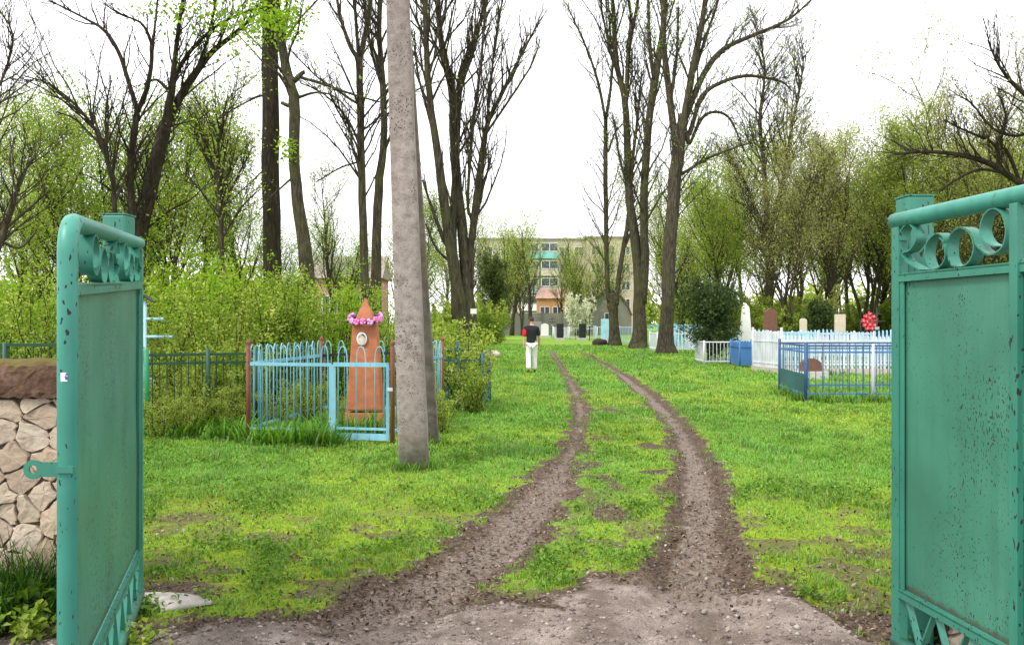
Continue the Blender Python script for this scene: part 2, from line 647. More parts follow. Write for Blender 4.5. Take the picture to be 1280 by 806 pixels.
def masks(X, Y):
    wob = (fbm(X * 2.1, Y * 2.1, 5) - .5) * .22 + (fbm(X * 9, Y * 9, 9, 3) - .5) * .36
    def rut(T):
        l = np.interp(Y, T[0], T[1])
        r = np.interp(Y, T[0], T[2])
        return np.minimum(X - l, r - X), l, r
    fade = sstep(72, 28, Y) * (1 - .35 * sstep(.5, .68, fbm(X * 1.2, Y * .8, 17)) * sstep(10, 20, Y))
    dl, l0, l1 = rut(TL)
    dr, r0, r1 = rut(TR)
    dl = dl - .0012 * Y
    dr = dr - .0022 * Y
    ml = sstep(-.17, .15, dl + wob) * fade
    mr = sstep(-.15, .13, dr + wob * .8) * fade
    mid = np.exp(-(((X - .72) / .36) ** 2 + ((Y - 7.7) / 1.0) ** 2)) * .55
    mid2 = sstep(.46, .68, fbm(X * 1.7 + 4, Y * 1.1, 21)) * ((X > l1) & (X < r0)) * .85 * sstep(28, 12, Y)
    b1 = np.exp(-(((X + 2.65) / .5) ** 2 + ((Y - 7.0) / .40) ** 2)) * .62
    b2 = np.exp(-(((X - 2.5) / .5) ** 2 + ((Y - 5.9) / .30) ** 2)) * .62
    mott = sstep(.48, .66, fbm(X * 4.2 + 7, Y * 4.2, 123, 3)) * sstep(10.5, 6.0, Y) * .55
    b4 = np.exp(-(((X - 1.88) / .42) ** 2 + ((Y - 4.5) / .42) ** 2)) * .95
    b3 = np.exp(-(((X + 2.05) / .4) ** 2 + ((Y - 5.05) / .3) ** 2)) * .9
    ay = np.interp(X, APX, APY)
    da = ay - Y
    ap = sstep(-.22, .22, da + wob * 1.1)
    near = sstep(-.42, -.02, da + wob * 1.2)
    spots = sstep(.66, .80, fbm(X * 1.3 + 9, Y * 1.3, 31)) * .5 * sstep(14, 6, Y)
    dirt = np.clip(np.maximum.reduce([ml, mr, mid + wob * mid, mid2, b1 + wob * b1, b2, b3, b4 + wob * b4, near * .9, spots, mott]), 0, 1)
    depth = ml * sstep(0, .22, dl) * .035 + mr * sstep(0, .16, dr) * .06
    tread = mr * sstep(.1, .3, dr) * (.012 * np.sin(X * 40 + Y * 2) + .011 * np.sign(np.sin(Y * 36 + X * 14)) * sstep(.26, .12, np.abs(dr - .34))) * sstep(11, 6, Y)
    z = (fbm(X * .8, Y * .8, 41) - .5) * .05 + (fbm(X * 6, Y * 6, 51) - .5) * .028 - depth + tread + ap * .012
    z = z * sstep(140, 40, Y)
    patch = .15 + .85 * sstep(.34, .70, fbm(X * .6 + 3, Y * .33 + 1, 61, 5) + .14 * sstep(12, 6, Y) - .09 * sstep(11, 22, Y))
    global COMP
    COMP = np.maximum(ml * sstep(.02, .30, dl + wob * .5), mr * sstep(.04, .26, dr + wob * .5) * (.35 + .65 * sstep(.32, .12, np.abs(dr - .35)))) * .95 + .5 * mid
    return dirt, ap, patch, z


def axis(segs):
    out = [segs[0][0]]
    for a, b, st in segs:
        n = max(1, int(round((b - a) / st)))
        out += list(np.linspace(a, b, n + 1)[1:])
    return np.array(out)


def geo(a, b, k=1.25, st=.5):
    r, x = [], a
    while x < b:
        st *= k
        x += st
        r.append(min(x, b))
    return np.array(r)


xs = axis([(-5, 5, .035)])
gx = geo(5, 420, 1.2, .06)
xs = np.concatenate([-gx[::-1], xs, gx])
ys = axis([(-3, 3.4, .4), (3.4, 10, .035), (10, 18, .07), (18, 36, .16)])
ys = np.concatenate([-(geo(3, 80, 1.5, 1))[::-1], ys, geo(36, 900, 1.06, .2)])
GX, GY = np.meshgrid(xs, ys)
gd, ga, gp, gz = masks(GX, GY)
nx, ny = len(xs), len(ys)
V = np.stack([GX.ravel(), GY.ravel(), gz.ravel()], 1)
I = np.arange(nx * ny).reshape(ny, nx)
Q = np.stack([I[:-1, :-1].ravel(), I[:-1, 1:].ravel(), I[1:, 1:].ravel(), I[1:, :-1].ravel()], 1)
fd = gd.ravel()[Q].mean(1)
fa = ga.ravel()[Q].mean(1)
fx, fy = V[Q][:, :, 0].mean(1), V[Q][:, :, 1].mean(1)
is_ap = (fa > .5)
lft, rgt = np.interp(fy, TL[0], TL[1]), np.interp(fy, TR[0], TR[2])
is_tr = (~is_ap) & (fd > .5) & (fx > lft - .35) & (fx < rgt + .25) & (fy < 60)
MC = np.stack([gd.ravel(), ga.ravel(), gp.ravel(), np.clip(COMP, 0, 1).ravel()], 1)


def sub_sheet(name, sel, label):
    q = Q[sel]
    u, inv = np.unique(q, return_inverse=True)
    o = np_mesh(name, V[u], inv.reshape(q.shape), GROUND, smooth=True, cols=MC[u], attr='Mask')
    return tag(o, label, kind='structure')


sub_sheet('ground', ~(is_ap | is_tr), 'grassy cemetery ground running to the horizon')
sub_sheet('dirt_track', is_tr, 'pair of muddy wheel ruts curving away through the grass')
sub_sheet('gravel_apron', is_ap, 'worn pinkish gravel apron at the gateway')


def zg(x, y):
    return float(masks(np.array([float(x)]), np.array([float(y)]))[3][0])


# grass blades (one mass nobody could count)
def blades(name, label, bands, seed):
    rg = np.random.default_rng(seed)
    VV, FF, CC, off = [], [], [], 0
    for y0, y1, dens, hgt, wid in bands:
        xm = lambda yy: .74 * yy + 1.2
        area = (y1 - y0) * 2 * xm(y1)
        n = int(area * dens)
        y = rg.uniform(y0, y1, n)
        x = rg.uniform(-1, 1, n) * xm(y1)
        keep = np.abs(x) < xm(y)
        x, y = x[keep], y[keep]
        d, a, p, z = masks(x, y)
        clump = fbm(x * 3.1, y * 3.1, 77, 3)
        dens2 = np.clip(1.10 - d * 1.10 - a * 2 - sstep(.55, .3, clump) * .4, 0, 1)
        mott = sstep(.50, .66, fbm(x * 4.2 + 7, y * 4.2, 123, 3)) * sstep(10.5, 6.0, y)
        dens2 = dens2 * (1 - .8 * mott)
        keep = rg.random(len(x)) < dens2
        x, y, d, p, z, clump = x[keep], y[keep], d[keep], p[keep], z[keep], clump[keep]
        n = len(x)
        tuft = sstep(.50, .78, fbm(x * 2.6, y * 1.7, 88, 4))
        thin = sstep(.1, .6, d)
        h = hgt * rg.uniform(.35, 1.5, n) * (.7 + .8 * tuft - .25 * p) * (1 - .45 * thin)
        az = rg.uniform(0, 2 * np.pi, n)
        lean = rg.uniform(.15, .95, n)
        dx, dy = np.cos(az), np.sin(az)
        wv = rg.uniform(.7, 1.4, n) * wid * .5
        sx, sy = -dy * wv, dx * wv
        B = np.empty((n, 5, 3), dtype=np.float32)
        B[:, 0] = np.stack([x - sx, y - sy, z - .005], 1)
        B[:, 1] = np.stack([x + sx, y + sy, z - .005], 1)
        mx, my, mz = x + dx * h * lean * .35, y + dy * h * lean * .35, z + h * .62
        B[:, 2] = np.stack([mx + sx * .8, my + sy * .8, mz], 1)
        B[:, 3] = np.stack([mx - sx * .8, my - sy * .8, mz], 1)
        B[:, 4] = np.stack([x + dx * h * lean, y + dy * h * lean, z + h * (1 - .28 * lean)], 1)
        b = np.arange(n, dtype=np.int64)[:, None] * 5 + off
        FF.append(np.concatenate([b + [[0, 1, 2]], b + [[0, 2, 3]], b + [[3, 2, 4]]]))
        green = np.array([.165, .37, .062])
        yel = np.array([.34, .49, .065])
        deep = np.array([.07, .205, .036])
        c = green + (yel - green) * (p * rg.uniform(.35, 1, n))[:, None]
        c = c + (deep - c) * (tuft * rg.uniform(.1, .8, n))[:, None]
        c = c * rg.uniform(.7, 1.35, n)[:, None]
        dry = rg.random(n) < .07
        c[dry] = np.array([.30, .25, .11]) * rg.uniform(.7, 1.2, dry.sum())[:, None]
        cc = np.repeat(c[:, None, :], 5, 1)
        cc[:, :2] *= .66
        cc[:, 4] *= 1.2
        VV.append(B.reshape(-1, 3))
        CC.append(cc.reshape(-1, 3))
        off += n * 5
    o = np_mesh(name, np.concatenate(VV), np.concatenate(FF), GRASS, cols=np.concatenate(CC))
    return tag(o, label, 'grass', kind='stuff')


blades('grass', 'short bright green spring grass over the cemetery ground',
       [(3.9, 6.5, 5600, .044, .0052), (6.5, 9.5, 3400, .05, .007), (9.5, 14, 1700, .062, .010), (14, 22, 620, .085, .016),
        (22, 36, 190, .10, .028), (36, 60, 50, .11, .05)], 3)


# low broad-leaved weeds among the grass, and dead leaves with small stones on the bare soil
def weeds():
    rg = np.random.default_rng(23)
    n = 30000
    y = 4.0 + 13 * rg.random(n) ** 1.7
    x = rg.uniform(-1, 1, n) * (.7 * y + 1)
    d, a, p, z = masks(x, y)
    cl = fbm(x * 1.9 + 30, y * 1.9, 99, 3)
    k = (rg.random(n) < sstep(.46, .66, cl) * .9 + .03) & (d < .45) & (a < .2)
    x, y, z = x[k], y[k], z[k]
    pts = []
    for xi, yi, zi in zip(x, y, z):
        m = rg.integers(5, 10)
        pts.append(np.stack([xi + rg.normal(0, .035, m), yi + rg.normal(0, .035, m), zi + rg.uniform(.012, .07, m)], 1))
    Vv, Fc = leaf_arrays(np.concatenate(pts), .036, rg, .6, .9)
    return tag(np_mesh('weeds', Vv, Fc, LEAF_WEED), 'low broad-leaved weeds scattered through the grass', 'weeds', kind='stuff')


weeds()
LITTER = m_leaf('dead_leaf_litter', [(0, (.035, .022, .016)), (.4, (.12, .075, .045)), (.8, (.25, .18, .12)), (1, (.42, .37, .30))], .1, .8)


def litter():
    rg = np.random.default_rng(29)
    n = 110000
    y = 3.9 + 16 * rg.random(n) ** 1.8
    x = rg.uniform(-1, 1, n) * (.7 * y + .8)
    d, a, p, z = masks(x, y)
    k = rg.random(n) < np.clip(d * .85 - a * .88 + .07, 0, 1)
    C = np.stack([x[k], y[k], z[k] + .006], 1)
    Vv, Fc = leaf_arrays(C, .03, rg, .6, 1.6, .1)
    return tag(np_mesh('leaf_litter', Vv, Fc, LITTER), 'dead brown leaves and twigs littering the bare soil', 'litter', kind='stuff')


litter()
STONE = m_leaf('small_stone', [(0, (.10, .08, .07)), (.5, (.25, .205, .185)), (1, (.45, .39, .35))], 0, .9)


def gravel():
    rg = np.random.default_rng(31)
    n = 26000
    y = 3.9 + 7 * rg.random(n) ** 2.6
    x = rg.uniform(-1, 1, n) * (.68 * y + .4)
    d, a, p, z = masks(x, y)
    k = rg.random(n) < np.clip(a * .9 + d * .16, 0, 1)
    x, y, z = x[k], y[k], z[k]
    n = len(x)
    s = .004 + .010 * rg.random(n) ** 6 * 2
    O = np.array([[1, 0, 0], [-1, 0, 0], [0, 1, 0], [0, -1, 0], [0, 0, 1], [0, 0, -1]], float)
    Vv = O[None] * s[:, None, None] * rg.uniform(.6, 1.3, (n, 6, 1)) * np.array([1, 1, .6])
    ang = rg.uniform(0, 6.28, n)
    ca, sa = np.cos(ang)[:, None], np.sin(ang)[:, None]
    X, Yv = Vv[:, :, 0] * ca - Vv[:, :, 1] * sa, Vv[:, :, 0] * sa + Vv[:, :, 1] * ca
    Vv = np.stack([X + x[:, None], Yv + y[:, None], Vv[:, :, 2] + z[:, None] + .002], 2)
    T = np.array([[0, 2, 4], [2, 1, 4], [1, 3, 4], [3, 0, 4], [2, 0, 5], [1, 2, 5], [3, 1, 5], [0, 3, 5]])
    Fc = (np.arange(n)[:, None, None] * 6 + T[None]).reshape(-1, 3)
    return tag(np_mesh('gravel', Vv.reshape(-1, 3), Fc, STONE), 'loose small gravel stones on the apron and in the ruts', 'gravel', kind='stuff')


gravel()


# ------------------------------------------------------------------ gates
def catmull(pts, k=6):
    out = []
    n = len(pts)
    for i in range(n - 1):
        p0, p1, p2, p3 = pts[max(0, i - 1)], pts[i], pts[i + 1], pts[min(n - 1, i + 2)]
        for s in range(k):
            t = s / k
            out.append(tuple(.5 * (2 * b + (c - a) * t + (2 * a - 5 * b + 4 * c - d) * t * t + (3 * b - a - 3 * c + d) * t ** 3)
                             for a, b, c, d in zip(p0, p1, p2, p3)))
    out.append(tuple(pts[-1]))
    return out


def r_uz(px, py):
    inv = .2439 + (px - 1118) / 162 * (.3086 - .2439)
    Y = 1 / inv
    return ((4.1 - Y) / .993, H - (py - HY) * Y / F)


def zr(x, y):
    return r_uz(1080 + x / 2.88, 220 + y / 2.88)


SCROLLS = [
    [zr(*p) for p in [(205, 215), (188, 262), (160, 268), (142, 225), (146, 185), (172, 163), (196, 190), (199, 225), (176, 262), (150, 275),
                      (165, 305), (215, 338)]][3:],
    [zr(*p) for p in [(298, 262), (300, 215), (272, 200), (240, 235), (234, 290), (255, 335), (288, 325), (308, 285), (300, 235), (286, 215)]],
    [zr(*p) for p in [(318, 290), (320, 225), (350, 180), (392, 192), (412, 245), (400, 300), (365, 328), (330, 318), (316, 270), (325, 210), (360, 178),
                      (400, 195), (425, 250), (462, 280)]],
    [zr(*p) for p in [(492, 250), (455, 235), (436, 190), (448, 135), (480, 105), (515, 125), (530, 185), (520, 245), (490, 275), (455, 278), (425, 245)]],
]


def gate_leaf(name, label, A, ang, L, sag, mid, side, zt=2.1, pr=.039):
    d = (math.cos(ang), math.sin(ang))
    n = (-d[1] * side, d[0] * side)

    def W(u, v, z):
        return (A[0] + d[0] * u + n[0] * v, A[1] + d[1] * u + n[1] * v, z - sag * u / L * min(1, max(0, z) / 1.8))
    root = thing(name, label, 'gate', (A[0], A[1], 0))
    m = MB()
    r = .11
    path = [(L, .04), (L, .5), (L, 1.0), (L, 1.5), (L, zt - r)] + \
           [(L - r + r * math.cos(a), zt - r + r * math.sin(a)) for a in [math.radians(q) for q in (15, 30, 45, 60, 75, 90)]] + \
           [(L * k / 8, zt) for k in (7, 6, 5, 4, 3, 2, 1)] + [(-.01, zt)]
    m.tube([W(u, 0, z) for u, z in path], pr, 16)
    m.build('pipe_frame', TEAL_PIPE, root, True)
    m = MB()
    m.bar(W(.03, 0, .02), W(.03, 0, zt - .03), .06, .05, up=(n[0], n[1], 0))
    m.bar(W(.075, .012, .34), W(.075, .012, 1.82), .03, .012, up=(n[0], n[1], 0))
    m.build('hinge_stile', TEAL, root, bevel=.004)
    # sheet with a slight waviness
    k0, k1 = 24, 20
    vs, fs = [], []
    u0, u1, z0, z1 = .062, L - .03, .345, 1.815
    for i in range(k0 + 1):
        for j in range(k1 + 1):
            u, z = u0 + (u1 - u0) * i / k0, z0 + (z1 - z0) * j / k1
            e = .006 * math.sin(u * 5 + z * 3) + .004 * math.sin(u * 11 - z * 7) + .003 * math.sin(u * 3 + z * 9)
            e *= math.sin(math.pi * j / k1) ** .6 * math.sin(math.pi * i / k0) ** .5 if 0 < j < k1 and 0 < i < k0 else 0
            vs.append(W(u, e * 1.3, z))
    for i in range(k0):
        for j in range(k1):
            a = i * (k1 + 1) + j
            fs.append((a, a + k1 + 1, a + k1 + 2, a + 1))
    m = MB()
    m.v, m.f = vs, fs
    m.build('sheet_panel', TEAL_SHEET, root, True)
    for zz, nm in ((1.825, 'upper_rail'), (.335, 'lower_rail')):
        m = MB()
        m.bar(W(.06, .0, zz), W(L - .03, .0, zz), .05, .012)
        m.bar(W(.06, .022, zz - .016), W(L - .03, .022, zz - .016), .006, .035)
        m.build(nm, TEAL, root)
    if mid:
        m = MB()
        m.bar(W(mid, .02, .34), W(mid, .02, zt - .03), .045, .03, up=(n[0], n[1], 0))
        m.build('middle_stile', TEAL, root, bevel=.003)
    m = MB()
    m.tube([W(0, 0, .075), W(L * .5, 0, .075), W(L, 0, .075)], .033, 12)
    m.build('bottom_pipe', TEAL_PIPE, root, True)
    nb = 16
    for i in range(nb):
        m = MB()
        ua, ub = .09 + (L - .16) * i / nb, .09 + (L - .16) * (i + 1) / nb
        za, zb = ((.10, .325) if i % 2 else (.325, .10))
        m.bar(W(ua, 0, za), W(ub, 0, zb), .03, .008)
        m.build('zigzag_bar', TEAL, root)
    for rep in range(2):
        for q, sc_ in enumerate(SCROLLS):
            pts = catmull(sc_, 7)
            off = 0 if rep == 0 else .92
            if mid is None and rep == 1:
                off = .86
            vs, fs = [], []
            w = .026
            for i, (u, z) in enumerate(pts):
                a, b = pts[max(0, i - 1)], pts[min(len(pts) - 1, i + 1)]
                tu, tz = b[0] - a[0], b[1] - a[1]
                l = math.hypot(tu, tz) or 1
                nu, nz = -tz / l * .003, tu / l * .003
                for sv, sg in ((-w, 1), (w, 1), (w, -1), (-w, -1)):
                    zz = 1.825 + (min(max(z + sg * nz, 1.835), 2.065) - 1.825) * (zt - 1.825) / .275
                    vs.append(W(u + off + sg * nu, sv, zz))
            for i in range(len(pts) - 1):
                for j in range(4):
                    fs.append((i * 4 + j, i * 4 + (j + 1) % 4, i * 4 + 4 + (j + 1) % 4, i * 4 + 4 + j))
            fs += [(3, 2, 1, 0), tuple(len(vs) - 4 + j for j in range(4))]
            m = MB()
            m.v, m.f = vs, fs
            m.build('scroll', TEAL, root)
    for zz in (.45, 1.65):
        m = MB()
        m.tube([W(-.035, -.02, zz - .05), W(-.035, -.02, zz + .05)], .018, 10)
        m.bar(W(-.06, -.02, zz), W(.04, -.02, zz), .012, .06)
        m.build('hinge', TEAL, root)
    return root, W


angL = math.atan2(2.9 - 4.8, -1.51 + 2.1)
gl, WLf = gate_leaf('metal_gate', 'open teal metal gate leaf beside the stone wall, seen nearly edge on', (-2.10, 4.8), angL, 1.99, .10, None, 1, 2.045, .033)
angR = math.atan2(-.993, .115)
gr, WRf = gate_leaf('metal_gate', 'open teal metal gate leaf at the right with big scrolls and pitted sheet', (1.845, 4.1), angR, 2.0, 0.0, .85, -1, 2.085)
# latch plate and sticker on the near pipe of the left leaf
m = MB()
ea = WLf(1.99, 0, 1.17)
for a0 in range(1):
    c = Vector(ea)
    ring, inner = [], []
    for i in range(16):
        a = 2 * math.pi * i / 16
        ring.append((-.105 + .033 * math.cos(a), .033 * math.sin(a)))
        inner.append((-.105 + .014 * math.cos(a), .014 * math.sin(a)))
    for off in (-.004, .004):
        for x, z in ring + inner:
            m.v.append((c.x + x, c.y + off - .02, c.z + z))
    for i in range(16):
        j = (i + 1) % 16
        m.f += [(i, j, 16 + j, 16 + i), (32 + j, 32 + i, 48 + i, 48 + j), (i, 32 + i, 32 + j, j), (16 + j, 48 + j, 48 + i, 16 + i)]
    m.box((c.x - .05, c.y - .02, c.z), (.055, .0085, .05))
    m.box((c.x + .008, c.y - .033, c.z + .002), (.06, .018, .022))
m.build('latch_plate', TEAL, gl)
m = MB()
sc_c = WLf(1.99, 0, 1.50)
for i in range(5):
    a = math.radians(-100 + i * 9)
    for z in (-.015, .015):
        m.v.append((sc_c[0] + .0345 * math.cos(a), sc_c[1] + .0345 * math.sin(a), sc_c[2] + z))
for i in range(4):
    m.f.append((2 * i, 2 * i + 2, 2 * i + 3, 2 * i + 1))
t = NT('blue_and_white_sticker')
vv = t.coords((1, 1, 1), 'Object')
nz = t.noise(vv, 38, 2)
m.build('sticker', t.principled(t.ramp(nz, [(.48, (.75, .76, .82)), (.52, (.07, .08, .35))]), .5), gl)


def gate_post(x, y, label):
    r = thing('gate_post', label, 'post', (x, y, 0))
    m = MB()
    m.box((x, y, 1.09), (.135, .135, 2.26))
    m.build('shaft', TEAL, r, bevel=.012)
    m = MB()
    m.box((x, y, 2.2225), (.139, .139, .008))
    m.build('cap', TEAL, r)


gate_post(-2.285, 4.96, 'square teal steel gate post standing at the end of the stone wall')
gate_post(2.0, 4.24, 'square teal steel gate post behind the scrolled gate leaf')


# ------------------------------------------------------------------ stone wall
def clip_poly(poly, a, b):
    """keep the side of poly nearer a than b"""
    mx, my = (a[0] + b[0]) / 2, (a[1] + b[1]) / 2
    nx_, ny_ = b[0] - a[0], b[1] - a[1]
    out = []
    for i in range(len(poly)):
        p, q = poly[i], poly[(i + 1) % len(poly)]
        sp = (p[0] - mx) * nx_ + (p[1] - my) * ny_
        sq = (q[0] - mx) * nx_ + (q[1] - my) * ny_
        if sp <= 0:
            out.append(p)
        if (sp < 0) != (sq < 0):
            t_ = sp / (sp - sq)
            out.append((p[0] + (q[0] - p[0]) * t_, p[1] + (q[1] - p[1]) * t_))
    return out


t = NT('tan_wall_stone')
v = t.coords()
rr = island(t)
cc = t.ramp(rr, [(0, (.40, .315, .235)), (.4, (.54, .445, .345)), (.75, (.63, .545, .44)), (1, (.50, .385, .27))])
nn = t.noise(v, 12, 8, .7)
cc = t.mix(t.ramp(nn, [(.35, .6), (.55, 0)]), cc, (.30, .23, .175))
WALLSTONE = t.principled(cc, .9, t.bump(nn, .6, .03), spec=.2)
MORTAR = m_plain('dark_wall_mortar', (.075, .058, .045), .4, 16, .95, .6)
t = NT('mossy_brown_coping')
v = t.coords()
nn = t.noise(v, 10, 8, .7)
n2 = t.noise(v, 3, 4)
cc = t.ramp(nn, [(.3, (.06, .036, .025)), (.55, (.15, .092, .064)), (.75, (.25, .175, .13))])
g = t.n('ShaderNodeNewGeometry')
sx = t.n('ShaderNodeSeparateXYZ')
t.link(g.outputs['Normal'], sx.inputs[0])
mm = t.math('MULTIPLY', t.ramp(sx.outputs[2], [(.2, 0), (.7, 1)]), t.ramp(n2, [(.35, .2), (.6, 1)]))
cc = t.mix(mm, cc, (.14, .12, .03))
COPING = t.principled(cc, .95, t.bump(nn, .9, .04), spec=.1)


def stone_wall(name, label, x0, x1, yf, depth, seed):
    rg = random.Random(seed)
    r = thing(name, label, 'wall', ((x0 + x1) / 2, yf + depth / 2, 0))
    m = MB()
    m.box(((x0 + x1) / 2, yf + depth / 2, .565), (x1 - x0, depth, 1.25))
    m.build('mortar_core', MORTAR, r)
    pts = []
    rads = []
    tries = 0
    while tries < 9000:
        tries += 1
        p = (rg.uniform(x0, x1), rg.uniform(-.05, 1.2))
        rq = rg.choice([.08, .11, .15, .18]) if tries < 4500 else .08
        if all(math.hypot(p[0] - q[0], (p[1] - q[1]) * 1.2) > (rq + q2) / 2 + .02 for q, q2 in zip(pts, rads)):
            pts.append(p)
            rads.append(rq)
    m = MB()
    for p in pts:
        poly = [(x0, -.05), (x1, -.05), (x1, 1.175), (x0, 1.175)]
        for q in pts:
            if q is not p and abs(q[0] - p[0]) < .7:
                poly = clip_poly(poly, p, q)
                if not poly:
                    break
        if len(poly) < 3:
            continue
        cx = sum(a[0] for a in poly) / len(poly)
        cz = sum(a[1] for a in poly) / len(poly)
        pp = []
        for i in range(len(poly)):                       # knock corners off
            a, b = poly[i], poly[(i + 1) % len(poly)]
            for q in (.13, .5, .87):
                pp.append((a[0] + (b[0] - a[0]) * q + rg.uniform(-.012, .012), a[1] + (b[1] - a[1]) * q + rg.uniform(-.012, .012)))
        k = len(m.v)
        n = len(pp)
        tilt = (rg.uniform(-.12, .12), rg.uniform(-.12, .12))
        bulge = rg.uniform(.004, .016)
        for sc_, out in ((.94, 0.0), (.93, .6), (.88, 1.0), (.5, 1.1)):
            for x, z in pp:
                X, Z = cx + (x - cx) * sc_, cz + (z - cz) * sc_
                m.v.append((X, yf + .01 - bulge * out - (.02 if out else 0) + ((X - cx) * tilt[0] + (Z - cz) * tilt[1]) * (out > 0) + rg.uniform(-.003, .003), Z))
        m.v.append((cx, yf - .012 - bulge * 1.15, cz))
        for s in range(3):
            for i in range(n):
                j = (i + 1) % n
                m.f.append((k + s * n + i, k + s * n + j, k + (s + 1) * n + j, k + (s + 1) * n + i))
        for i in range(n):
            m.f.append((k + 3 * n + i, k + 3 * n + (i + 1) % n, k + 4 * n))
    m.build('stone_facing', WALLSTONE, r)
    m = MB()
    nxx = int((x1 - x0) / .035)
    prof = [(-.06, 1.185), (-.065, 1.21), (-.066, 1.25), (-.066, 1.29), (-.064, 1.33), (-.058, 1.362), (-.03, 1.378), (.02, 1.385), (.1, 1.39), (depth - .1, 1.39), (depth + .03, 1.37), (depth + .06, 1.33),
            (depth + .06, 1.185)]
    for i in range(nxx + 1):
        x = x0 + (x1 - x0) * i / nxx
        for a, z in prof:
            m.v.append((x + rg.uniform(-.01, .01), yf + a + rg.uniform(-.006, .006), z + rg.uniform(-.006, .006)))
    n = len(prof)
    for i in range(nxx):
        for j in range(n):
            m.f.append((i * n + j, i * n + (j + 1) % n, (i + 1) * n + (j + 1) % n, (i + 1) * n + j))
    m.f += [tuple(range(n - 1, -1, -1)), tuple(nxx * n + j for j in range(n))]
    m.build('coping', COPING, r)


stone_wall('stone_wall', 'tan rubble stone wall with mossy brown coping beside the left gate', -9.5, -2.37, 4.78, .36, 5)
stone_wall('stone_wall', 'tan rubble stone wall glimpsed low behind the right gate leaf', 2.09, 7.5, 4.1, .36, 9)

# ------------------------------------------------------------------ concrete pole with raking strut
def conc_pole(name, label, a, b, w0, w1, parts=14, mat=None):
    r = thing(name, label, 'pole', (a[0], a[1], 0))
    m = MB()
    rg = random.Random(len(label))
    n = 12
    for i in range(parts + 1):
        t_ = i / parts
        c = Vector(a).lerp(Vector(b), t_)
        w = (w0 + (w1 - w0) * t_) / 2
        ch = .18
        sec = [(-1, -1 + ch), (-1 + ch, -1), (0, -1.01), (1 - ch, -1), (1, -1 + ch), (1.01, 0), (1, 1 - ch), (1 - ch, 1), (0, 1.01), (-1 + ch, 1), (-1, 1 - ch), (-1.01, 0)]
        for x, y in sec:
            m.v.append((c.x + x * w + rg.uniform(-.003, .003), c.y + y * w * .8 + rg.uniform(-.003, .003), c.z))
    for i in range(parts):
        for j in range(n):
            m.f.append((i * n + j, i * n + (j + 1) % n, (i + 1) * n + (j + 1) % n, (i + 1) * n + j))
    m.f += [tuple(range(n - 1, -1, -1)), tuple(parts * n + j for j in range(n))]
    m.build('shaft', mat or CONC, r, True)
    return r


pb = P(518, 584, 9.38)
pt = P(497.5, 0, 9.38)
k = 1.55
top = (pb[0] + (pt[0] - pb[0]) * k, 9.38, pb[2] + (pt[2] - pb[2]) * k)
cp = conc_pole('utility_pole', 'pitted grey concrete utility pole standing in the grass, leaning slightly left', (pb[0] + .002, 9.38, -.1), top, .315, .205)
m = MB()
tz = Vector(top)
m.bar(tz + Vector((-.7, 0, -.3)), tz + Vector((.7, 0, -.3)), .08, .08)
cr = m.build('crossarm', GREYM, cp)
for dx in (-.6, 0, .6):
    m = MB()
    m.lathe([(.02, -.26), (.03, -.22), (.05, -.2), (.05, -.16), (.03, -.14), (.045, -.1), (.02, -.06)], (top[0] + dx, 9.38, top[2]), 10)
    m.build('insulator', WHITE, cp, True)
sb = P(541, 556, 11.2)
conc_pole('pole_strut', 'darker concrete strut raking up behind the utility pole', (sb[0] - .015, 11.2, -.1), (P(507, 64, 9.68)[0], 9.68, P(507, 64, 9.68)[2]), .205, .155, 14, CONC_SHADED)


# ------------------------------------------------------------------ fences
def picks(m, a, b, z0, z1, n, r, sides=5, first=.5, cap=None, drop=0):
    for i in range(n):
        t_ = (i + first) / n
        x, y = a[0] + (b[0] - a[0]) * t_, a[1] + (b[1] - a[1]) * t_
        zz = z1 + rnd.uniform(-drop, drop)
        m.tube([(x, y, z0), (x, y, zz)], r, sides)
        if cap:
            m.lathe([(r, 0), (r * 1.9, .015), (r * 1.2, .045), (.001, .085)], (x, y, zz), 6)


def hoops(m, a, b, z0, zr, z1, n, r):
    """pairs of bars joined over the top rail by a hoop"""
    for i in range(n):
        q = [(a[0] + (b[0] - a[0]) * (i + s) / n, a[1] + (b[1] - a[1]) * (i + s) / n) for s in (.25, .75)]
        (xa, ya), (xb, yb) = q
        cx, cy = (xa + xb) / 2, (ya + yb) / 2
        pts = [(xa, ya, z0), (xa, ya, zr)]
        for s in range(1, 8):
            an = math.pi * s / 8
            pts.append((cx + (xa - cx) * math.cos(an), cy + (ya - cy) * math.cos(an), zr + (z1 - zr) * math.sin(an) ** .7))
        pts += [(xb, yb, zr), (xb, yb, z0)]
        m.tube(pts, r, 5)


def rail(m, a, b, z, w=.03, h=.03, sagz=0):
    A, B = (a[0], a[1], z), (b[0], b[1], z)
    if sagz:
        ps = []
        for i in range(7):
            t_ = i / 6
            ps.append((A[0] + (B[0] - A[0]) * t_, A[1] + (B[1] - A[1]) * t_, z + sagz * math.sin(math.pi * t_)))
        for p, q in zip(ps[:-1], ps[1:]):
            m.bar(p, q, w, h)
    else:
        m.bar(A, B, w, h)


def fpost(root, p, z, w, mat, ball=True):
    m = MB()
    m.lathe([(w, -.1), (w, z), (w * .7, z + .01), (w * 1.25, z + .035), (w * .8, z + .07), (.002, z + .09)] if ball else [(w, -.1), (w, z), (.01, z + .01)], (p[0], p[1], 0), 12)
    return m.build('post', mat, root, True)


# sky blue enclosure round the terracotta monument
FL, FR, BR, BL = (-3.60, 11.65), (-1.575, 11.25), (-1.17, 14.3), (-3.25, 14.55)
fn = thing('grave_fence', 'sky blue hooped grave fence on rust-brown posts around the terracotta monument', 'fence', ((FL[0] + BR[0]) / 2, 12.9, 0))
for p in (FL, FR, BR, BL):
    fpost(fn, p, 1.28, .03, RUSTY)


